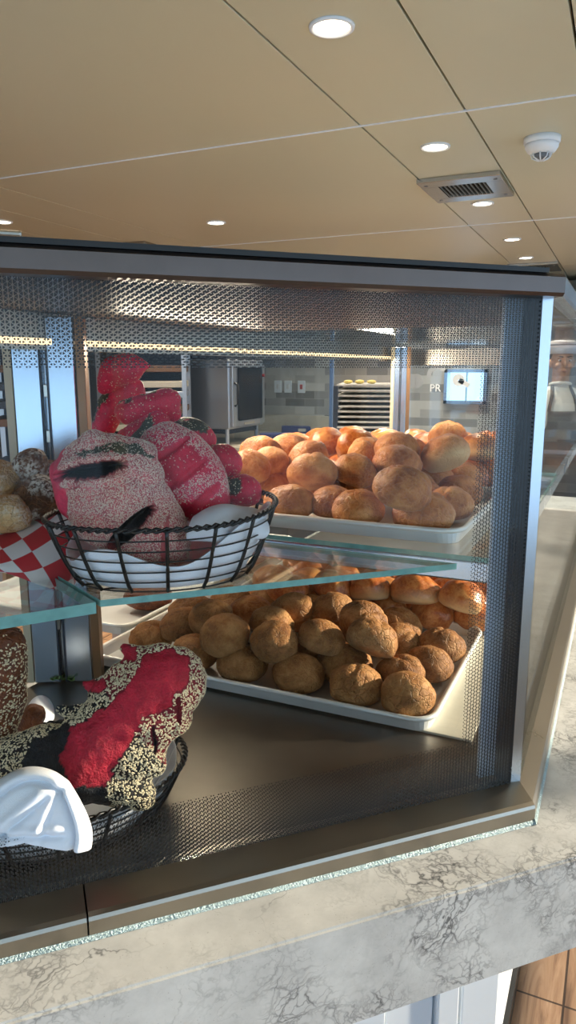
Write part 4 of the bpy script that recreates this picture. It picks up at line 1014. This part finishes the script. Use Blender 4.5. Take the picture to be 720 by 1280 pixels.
def rosette(u,v):
    a = math.radians(-98+196*u); rx, ry = 74, 86
    x, y = rx*v*math.sin(a)*(1+.04*math.sin(5*a)), -ry*v*math.cos(a)
    dome = math.sqrt(max(0,1-v*v))
    def groove(d,w): return math.exp(-(d/w)**2)
    d = 30*dome**.8
    ring = v-.80-.05*math.sin(a*2+.6)
    d -= 9*groove(ring,.045)*(1 if a>-.9 else max(0,1+(a+.9)*2)); d += 5*groove(ring-.10,.07)
    for x0,y0,x1,y1,w,h in ((-30,-8,18,-46,5,8),(-30,-8,-52,-60,5,7),(-26,-6,34,-8,4,6),(24,-12,40,-58,5,5)):
        dx,dy = x1-x0,y1-y0; L = math.hypot(dx,dy); t = ((x-x0)*dx+(y-y0)*dy)/L/L; e = ((x-x0)*dy-(y-y0)*dx)/L
        f = math.exp(-(max(0,-t,t-1)*4)**2); d -= h*f*groove(e,w); d += h*.7*f*groove(e-w*1.8,w*1.4)
    s = .80/900
    return V((x*s, -d*s*1.1+.012*(1-v), -y*s))
mb = MB(); mb.grid(rosette,110,60)
o = mb.build('folded_napkin', NAPKIN, None, True); o.location = (-0.5578,0.5295,1.0482)
o.rotation_euler = (Matrix.Rotation(YAW,3,'Z') @ Matrix.Rotation(-.35,3,'X')).to_euler(); solidify(o,.0016)
tag(o,'white napkin folded into a rosette on the lower basket rim','napkin')
def ck(u,v):
    a = .42; x,y = u*5.0, v*4.8
    return (x*math.cos(a)-y*math.sin(a)+.35, x*math.sin(a)+y*math.cos(a)+.1)
cloth('checkered_paper', [
 [(-0.9362,0.7952,1.3128),(-0.8784,0.8212,1.3103),(-0.8281,0.8481,1.3277),(-0.7777,0.8810,1.3724)],
 [(-0.8701,0.7386,1.3255),(-0.8162,0.7623,1.3209),(-0.7777,0.7942,1.3350),(-0.7332,0.8326,1.3658)],
 [(-0.8379,0.7148,1.3030),(-0.7834,0.7291,1.3055),(-0.7454,0.7602,1.3164),(-0.7132,0.8116,1.3301)],
 [(-0.8232,0.7072,1.2888),(-0.7644,0.7122,1.2908),(-0.7284,0.7400,1.2914),(-0.7016,0.7961,1.2865)],
 [(-0.8171,0.7075,1.2777),(-0.7600,0.7132,1.2865),(-0.7150,0.7337,1.2599),(-0.6986,0.7870,1.2385)]],
 'red and white checkered paper hanging over the left basket edge','paper', .0006, 3, CHECK, ck)
# scraps on the case floor
LEAF = pbr('green_leaf', rgb(104,138,60), .5, var=.3)
pl = empty('parsley_sprig', (-0.9388,0.9835,0.9725), .3, 'small green parsley scrap lying at the foot of the back post','herb')
rnd = random.Random(5)
MB().tube([(-.055,-.012,.003),(-.02,-.004,.006),(.02,.002,.006)],.0012,6).build('stem', LEAF, pl)
for k in range(9):
    a = rnd.uniform(-.9,.9); x0 = rnd.uniform(-.015,.025); L = rnd.uniform(.012,.026)
    d = V((math.cos(a),math.sin(a),rnd.uniform(.1,.5)))*L
    mb = MB(); mb.grid(lambda u,v: V((x0,0,.006))+d*u+V((-math.sin(a),math.cos(a),0))*(v-.5)*.014*math.sin(PI*min(1,u*.9+.08))+V((0,0,.003*math.sin(u*5+v*4))),8,4)
    solidify(mb.build('leaf', LEAF, pl), .0005)
cloth('crumpled_paper', [[(-0.8872,0.8662,1.0000),(-0.9015,0.9033,0.9900),(-0.9022,0.9267,0.9735)],[(-0.8578,0.8214,1.0000),(-0.8607,0.8565,0.9920),(-0.8521,0.8880,0.9735)],[(-0.8420,0.8003,0.9850),(-0.8261,0.8193,0.9850),(-0.8246,0.8500,0.9735)]],
 'scrap of white paper on the case floor behind the brown sesame loaf','paper')
# =============================================================== THE KITCHEN
KST = pbr('kitchen_steel', rgb(184,186,190), .35, .9); KDK = pbr('kitchen_dark', rgb(48,52,60), .45, .3)
KLT = pbr('light_tray_edge', rgb(176,170,156), .5, .2); WOODT = pbr('brown_crate', rgb(92,66,46), .6)
STONE = pbr('grey_worktop', rgb(176,168,152), .35, var=.08)
kc = empty('kitchen_counter',(-3.4,6.2,0),0,'low kitchen worktop with a grey upstand under the steel oven','counter')
MB().box((0,0,.885),(1.9,1.6,.03),bev=.003).build('worktop', STONE, kc)
MB().box((0,0,.435),(1.8,1.5,.87)).build('base_cabinet', KDK, kc)
MB().box((0,.78,.99),(1.9,.03,.18)).build('upstand', STONE, kc)
MB().box((0,-.752,.82),(1.9,.02,.06)).build('front_rail', KST, kc)
ov = empty('combi_oven',(-3.09,5.51,.9),0,'steel oven with a dark glass door and lamp reflection at the back left','oven')
MB().box((-.34,.33,.44),(.68,.66,.60),bev=.01).build('body', KST, ov)
d = MB().box((.012,.33,.43),(.03,.62,.54),bev=.006).build('door', KST, ov)
MB().box((.029,.34,.44),(.008,.46,.46),bev=.012).build('door_glass', pbr('oven_glass', rgb(12,13,16), .08, spec=.25), d)
MB().tube([(.03,.055,.34),(.06,.055,.36),(.06,.055,.52),(.03,.055,.54)],.012,8).build('handle', BLACK, d)
MB().box((.03,.32,.18),(.004,.2,.02)).build('maker_plate', KLT, d)
MB().cyl((.028,.60,.60),(.045,.60,.60),.014).build('knob', pbr('red_knob', rgb(150,40,40), .4), d)
MB().box((-.3,.33,.78),(.5,.55,.08),bev=.01).build('exhaust_cover', KDK, ov)
for x in (-.62,-.05):
    for y in (.05,.61): MB().cyl((x,y,0),(x,y,.14),.018).build('leg', KST, ov)
MB().box((-.34,.33,.12),(.6,.58,.05)).build('drip_tray', KDK, ov)
def shelf_rack(loc, w, d, zs, label, mats, rz=0):
    t = empty('storage_rack', loc, rz, label, 'rack', 'kitchen storage racks')
    for x in (-w/2,w/2):
        for y in (-d/2,d/2): MB().box((x,y,.98),(.035,.035,1.96)).build('post', KST, t)
    for k,z in enumerate(zs): MB().box((0,0,z),(w,d,.05),bev=.004).build('shelf', mats[k%len(mats)], t)
    MB().box((0,d/2,1.0),(w,.01,1.9)).build('back_panel', KDK, t)
    return t
shelf_rack((-3.55,4.95,0),.66,.5,(.9,1.10,1.24,1.36,1.44,1.56,1.72,1.9),'storage rack with pale and brown trays left of the oven',[KST,KLT,WOODT],.5)
shelf_rack((-3.75,3.95,0),.62,.5,(.9,1.2,1.32,1.44,1.56,1.68,1.85),'dark storage rack with white tubs behind the red bread stack',[KDK,WOODT,KDK],.6)
for k,(x,y,z) in enumerate(((-3.55,3.86,1.5),(-3.62,3.84,1.38))):
    tb = MB().box((0,0,0),(.2,.14,.06),bev=.012).build('plastic_tub', WHITE); tb.location = (x,y,z); tb.rotation_euler = (0,0,.6)
    tag(tb,('upper' if k==0 else 'lower')+' white tub on the dark rack left of the red bread stack','tub','white tubs on the rack')
tr = MB(); tr.ball((0,0,.30),(.12,.1,.30)); sk = tr.build('white_sack', pbr('pale_sack', rgb(206,208,214), .7, bumpscale=14, bumpstr=.5), None, True)
sk.location = (-2.43,2.62,1.0); tag(sk,'pale rounded cloth sack beside the left post, behind the red breads','sack')
tb = MB(); tb.box((0,0,.975),(.5,.4,.05)); 
for x in (-.22,.22):
    for y in (-.17,.17): tb.box((x,y,.475),(.04,.04,.95))
tt_ = empty('side_table',(-2.43,2.62,0),.4,'small steel table carrying the pale sack','table')
MB().box((0,0,.975),(.5,.4,.05),bev=.004).build('table_top', KST, tt_)
for x in (-.22,.22):
    for y in (-.17,.17): MB().box((x,y,.475),(.04,.04,.95)).build('leg', KST, tt_)
NAVY = pbr('navy_carton', rgb(34,44,92), .45)
for k,(loc,rz,l) in enumerate((((-2.8994,6.0516,0.9020),.5,'navy blue carton at the front edge of the kitchen worktop'),((-3.0781,6.9104,0.9020),.45,'navy blue carton farther back on the worktop by the upstand'))):
    t = empty('blue_carton', loc, rz, l, 'carton','navy cartons on the worktop')
    MB().box((0,0,.034),(.30,.17,.068),bev=.003).build('box', NAVY, t)
    MB().box((.06,-.0855,.035),(.08,.002,.03)).build('print', KLT, t)
    MB().box((0,0,.0695),(.28,.15,.003)).build('lid', pbr('carton_lid', rgb(62,72,120), .5), t)
for k,(x,l) in enumerate(((-3.42,'left white wall switch on the grey tiles'),(-3.30,'middle white wall switch on the grey tiles'),(-3.14,'right wall switch with a reddish rocker on the grey tiles'))):
    t = empty('wall_switch',(x,7.198,1.37),0,l,'switch','wall switches')
    MB().box((0,-.006,0),(.085,.012,.13),bev=.003).build('plate', WHITE, t)
    MB().box((0,-.014,0),(.03,.006,.05)).build('rocker', pbr('rocker_%s'%('red' if k==2 else 'white'), rgb(190,90,90) if k==2 else rgb(220,220,220), .4), t)
# glass partition post
gp = empty('glass_partition',(-2.35,6.05,0),0,'glass partition with a blue lit edge in front of the tiled wall','partition')
MB().box((0,0,1.15),(.03,.03,2.3)).build('edge_post', pbr('blue_edge', rgb(120,150,190), .2, .6), gp)
MB().box((-.5,0,1.6),(.97,.01,1.4)).build('pane', ENDG, gp)
# mobile rack with sheet trays
rk = empty('tray_trolley',(-1.5801,4.7897,0.0000),.30,'tall dark trolley packed with grey sheet trays before the tiled wall','trolley')
for x in (-.215,.215):
    for y in (-.28,.28): MB().box((x,y,.74),(.03,.03,1.42)).build('post', KDK, rk)
MB().box((0,0,.10),(.46,.6,.04)).build('base', KDK, rk); MB().box((-.226,0,.8),(.008,.56,1.2)).build('side_panel', KDK, rk)
for x in (-.2,.2):
    for y in (-.26,.26): MB().cyl((x-.012,y,.04),(x+.012,y,.04),.04).build('wheel', BLACK, rk)
rp = V(rk.location); rnd = random.Random(3)
names = ['topmost','second from top','third from top','fourth from top','fifth from top','sixth from top','seventh from top','eighth from top','ninth from top','lowest visible']
for k in range(10):
    s = MB().box((0,0,0),(.41,.57,.013),bev=.003).build('sheet_tray', pbr('grey_sheet_tray', rgb(196,194,188), .5, .2, var=.25) if k==0 else bpy.data.materials['grey_sheet_tray'])
    s.location = (rp.x+rnd.uniform(-.008,.008), rp.y+rnd.uniform(-.01,.01), 1.455-k*.034); s.rotation_euler = (0,0,.30+rnd.uniform(-.03,.03))
    tag(s,'grey sheet tray in the dark trolley, '+names[k],'tray','sheet trays in the trolley')
YEL = pbr('yellow_pastry', rgb(226,204,120), .6, var=.3)
for k in range(3):
    p = bread('cheese_pastry',(rp.x-.10+.075*k, rp.y-.16+.02*k, 1.475),.001,(0,0),[('e',0,0,34,14,30,0,0)],('left','middle','right')[k]+' pale yellow pastry on top of the dark tray trolley','pastry',lambda x,y,n,d:(RED,0),m=YEL,seed=60+k,grp='yellow pastries on the trolley',vox=.006)
# extraction hood at the far end
hd = empty('extraction_hood',(-.35,6.55,1.9),0,'steel extraction hood behind the person in the white hat','hood')
MB().loft([[(-.9,-.5,0),(.9,-.5,0),(.9,.5,0),(-.9,.5,0)],[(-.9,-.5,.06),(.9,-.5,.06),(.9,.5,.06),(-.9,.5,.06)],[(-.7,-.1,.36),(.7,-.1,.36),(.7,.5,.36),(-.7,.5,.36)]]).build('canopy', KST, hd)
MB().box((0,-.505,.03),(1.8,.012,.02)).build('edge_rail', KLT, hd)
bt = empty('back_bench',(-.35,6.7,0),0,'steel work bench under the extraction hood','bench')
MB().box((0,0,.88),(1.7,.7,.04),bev=.004).build('bench_top', KST, bt)
for x in (-.8,.8):
    for y in (-.3,.3): MB().box((x,y,.43),(.04,.04,.86)).build('leg', KST, bt)
MB().box((0,.0,.3),(1.6,.6,.03)).build('under_shelf', KDK, bt)

# ================================================================ THE PERSON
SKIN = pbr('skin', rgb(188,138,108), .5); SHIRT = pbr('white_shirt', rgb(222,218,208), .8, bumpscale=18, bumpstr=.4)
TROU = pbr('dark_trousers', rgb(36,38,44), .8); APR = pbr('dark_apron', rgb(70,68,68), .8, bumpscale=20, bumpstr=.3)
HAIR = pbr('dark_hair', rgb(26,20,18), .6); SHOE = pbr('black_shoe', rgb(20,20,22), .4)
def skin_body(name, J, E, parent):
    """J: joint -> (x,y,z,rx,ry); E: edges; root = pelvis"""
    ks = list(J); me = bpy.data.meshes.new(name)
    me.from_pydata([J[k][:3] for k in ks],[(ks.index(a),ks.index(b)) for a,b in E],[])
    o = bpy.data.objects.new(name, me); link(o, parent)
    o.modifiers.new('skin','SKIN'); 
    for i,k in enumerate(ks):
        sv = me.skin_vertices[0].data[i]; sv.radius = J[k][3:5]; sv.use_root = (k=='pelvis')
    s = o.modifiers.new('sub','SUBSURF'); s.levels = 2; s.render_levels = 2
    bpy.context.view_layer.update()
    m2 = bpy.data.meshes.new_from_object(o.evaluated_get(bpy.context.evaluated_depsgraph_get()))
    o.modifiers.clear(); o.data = m2
    for p in m2.polygons: p.use_smooth = True
    return o
pr = empty('person',(-0.3952,5.3760,0.0000), PI+.38-.08,'person in a white hat, white shirt and dark apron behind the case, looking down','person')
pr.scale = (.96,.96,.96)
# person faces local +Y
J = {'pelvis':(0,0,.97,.165,.12),'belly':(0,.0,1.10,.155,.115),'chest':(0,.0,1.27,.175,.12),'uchest':(0,-.01,1.40,.15,.10),'neck0':(0,-.015,1.49,.065,.065),'neck1':(0,0,1.56,.056,.058)}
E_ = [('pelvis','belly'),('belly','chest'),('chest','uchest'),('uchest','neck0'),('neck0','neck1')]
for s,n_ in ((-1,'l'),(1,'r')):
    J['sh'+n_] = (s*.19,-.01,1.42,.072,.072); J['el'+n_] = (s*.255,.0,1.14,.05,.05); J['wr'+n_] = (s*.235,.17,.99,.033,.03); J['pm'+n_] = (s*.225,.24,.95,.038,.022)
    E_ += [('uchest','sh'+n_),('sh'+n_,'el'+n_),('el'+n_,'wr'+n_),('wr'+n_,'pm'+n_)]
    for f in range(4):
        k = n_+'f%d'%f; ox = s*(.033-.021*f); ln = (.030,.036,.034,.026)[3-f]
        J[k+'a'] = (s*.225+ox*.9,.285,.935,.0095,.0095); J[k+'b'] = (s*.225+ox,.285+ln,.915,.009,.009); J[k+'c'] = (s*.225+ox,.285+ln*1.5,.885,.0075,.0075)
        E_ += [('pm'+n_,k+'a'),(k+'a',k+'b'),(k+'b',k+'c')]
    J[n_+'t1'] = (s*.183,.235,.945,.012,.012); J[n_+'t2'] = (s*.165,.275,.925,.0095,.0095)
    E_ += [('pm'+n_,n_+'t1'),(n_+'t1',n_+'t2')]
    J['hip'+n_] = (s*.10,0,.90,.10,.105); J['kn'+n_] = (s*.11,.02,.49,.062,.066); J['an'+n_] = (s*.115,-.02,.09,.042,.046); J['to'+n_] = (s*.125,.13,.04,.042,.034)
    E_ += [('pelvis','hip'+n_),('hip'+n_,'kn'+n_),('kn'+n_,'an'+n_),('an'+n_,'to'+n_)]
body = skin_body('body', J, E_, pr)
# head grown on the same surface: remesh union of the body, skull, jaw, nose and ears
hb = MB()
hz = 1.675
hb.ball((0,-.005,hz+.015),(.076,.095,.105)); hb.ball((0,.022,hz-.06),(.056,.066,.058)); hb.ball((0,.05,hz-.098),(.028,.03,.022))
hb.ball((0,.098,hz-.018),(.012,.018,.022)); hb.ball((0,.088,hz+.01),(.009,.014,.03))
for s in (-1,1):
    hb.ball((s*.079,-.005,hz-.012),(.012,.02,.032)); hb.ball((s*.032,.078,hz+.028),(.026,.014,.008)); hb.ball((s*.044,.066,hz-.03),(.02,.02,.02))
hb.ball((0,.087,hz-.062),(.022,.010,.006)); hb.ball((0,.086,hz-.073),(.018,.009,.006))
hb.cyl((0,-.02,1.47),(0,-.01,1.62),.06)
bm_ = hb.bm; bm_.from_mesh(body.data); md = bpy.data.meshes.new('body'); bm_.to_mesh(md); bm_.free()
body.data = md
rm = body.modifiers.new('r','REMESH'); rm.mode='VOXEL'; rm.voxel_size = .0065
sm_ = body.modifiers.new('s','SMOOTH'); sm_.iterations = 2
bpy.context.view_layer.update()
m2 = bpy.data.meshes.new_from_object(body.evaluated_get(bpy.context.evaluated_depsgraph_get())); body.modifiers.clear(); body.data = m2
m2.materials.clear()
for m in (SKIN,SHIRT,TROU,SHOE): m2.materials.append(m)
for p in m2.polygons:
    p.use_smooth = True; c = p.center
    arm = abs(c.x)>.19 and c.y>.02 or (abs(c.x)>.15 and c.y>.13)
    p.material_index = 0 if (c.z>1.515 or (arm and c.z<1.15 and c.z>.8)) else 1 if c.z>.95 else 2 if c.z>.075 else 3
for s in (-1,1):
    MB().ball((s*.032,.076,hz+.008),(.014,.010,.007)).build('eye', WHITE, pr, True)
    MB().ball((s*.032,.085,hz+.006),(.0065,.004,.0065)).build('iris', HAIR, pr, True)
    MB().tube([(s*.014,.092,hz+.03),(s*.034,.089,hz+.036),(s*.053,.074,hz+.030)],.004,6).build('eyebrow', HAIR, pr)
MB().ball((0,.092,hz-.067),(.021,.006,.004)).build('lips', pbr('lips', rgb(150,88,78), .5), pr, True)
hr = MB(); hr.ball((0,-.03,hz+.02),(.083,.085,.092)); hr.build('hair', HAIR, pr, True)
ht = empty('hat',(0,-.005,hz+.055)); ht.parent = pr
MB().lathe([(.088,0),(.094,.0),(.104,.075),(.102,.082),(.06,.094),(.001,.097),(.001,.09),(.088,.06)],36).build('hat_crown', pbr('white_hat', rgb(228,228,236), .7), ht, True)
MB().lathe([(.101,.058),(.1035,.058),(.1042,.064),(.102,.064)],36).build('hat_band', pbr('navy_band', rgb(30,36,70), .6), ht, True)
ap = MB()
def apf(u,v):
    z = 1.33-v*.88; w = .10+.13*min(1,max(0,(v-.12)*4)); x = (u-.5)*2*w
    yb = .135 + .02*math.sin(v*3) - .9*max(0,abs(x)-.03)**2*4
    return V((x, yb+.006*math.sin(x*40+v*6), z))
ap.grid(apf,24,30); a_ = ap.build('apron', APR, pr, True); solidify(a_,.004)
for s in (-1,1): MB().tube([(s*.095,.125,1.33),(s*.075,.10,1.44),(s*.06,.02,1.505),(s*.03,-.07,1.52)],.012,6).build('apron_strap', APR, pr)
MB().tube([(s_*.07*math.cos(t_) if False else .068*math.cos(t_), .07*math.sin(t_)-.01, 1.515+.012*math.sin(t_)) for t_ in [2*PI*k/20 for k in range(20)] for s_ in (1,)],.012,8,True).build('collar', SHIRT, pr)

# ================================================================== LIGHT
w = bpy.data.worlds.new('daylight'); S.world = w; w.use_nodes = True
nt = w.node_tree; nt.nodes.clear(); N = NT(nt)
sky = N.n('ShaderNodeTexSky'); sky.sky_type = 'HOSEK_WILKIE'; sky.turbidity = 3; sky.sun_direction = (.9,-.3,.35)
hs = N.n('ShaderNodeMix', data_type='RGBA'); hs.inputs[0].default_value = .75
N.l(sky.outputs[0], hs.inputs[6]); hs.inputs[7].default_value = (.44,.70,1,1)
bg = N.n('ShaderNodeBackground'); N.l(hs.outputs[2], bg.inputs[0]); bg.inputs[1].default_value = 2.1
N.l(bg.outputs[0], N.n('ShaderNodeOutputWorld').inputs[0])
sl = bpy.data.lights.new('sun','SUN'); sl.energy = 8; sl.angle = .03; sl.color = (1,.88,.68)
so = bpy.data.objects.new('sun', sl); link(so); so.location = (4,0,4)
so.rotation_euler = V((.80,.60,.27)).to_track_quat('Z','Y').to_euler()

cam = bpy.data.cameras.new('camera'); co = bpy.data.objects.new('camera', cam); link(co)
cam.sensor_fit = 'VERTICAL'; cam.sensor_height = 36; cam.sensor_width = 20.25; cam.lens = 25.3125; cam.clip_start = .02
co.location = (0,0,1.56); co.rotation_euler = (PI/2-math.radians(11.2487),0,YAW)
S.camera = co
S.view_settings.view_transform = 'Standard'; S.view_settings.look = 'None'; S.view_settings.gamma = 1
S.view_settings.use_curve_mapping = False; S.view_settings.exposure = 0.58
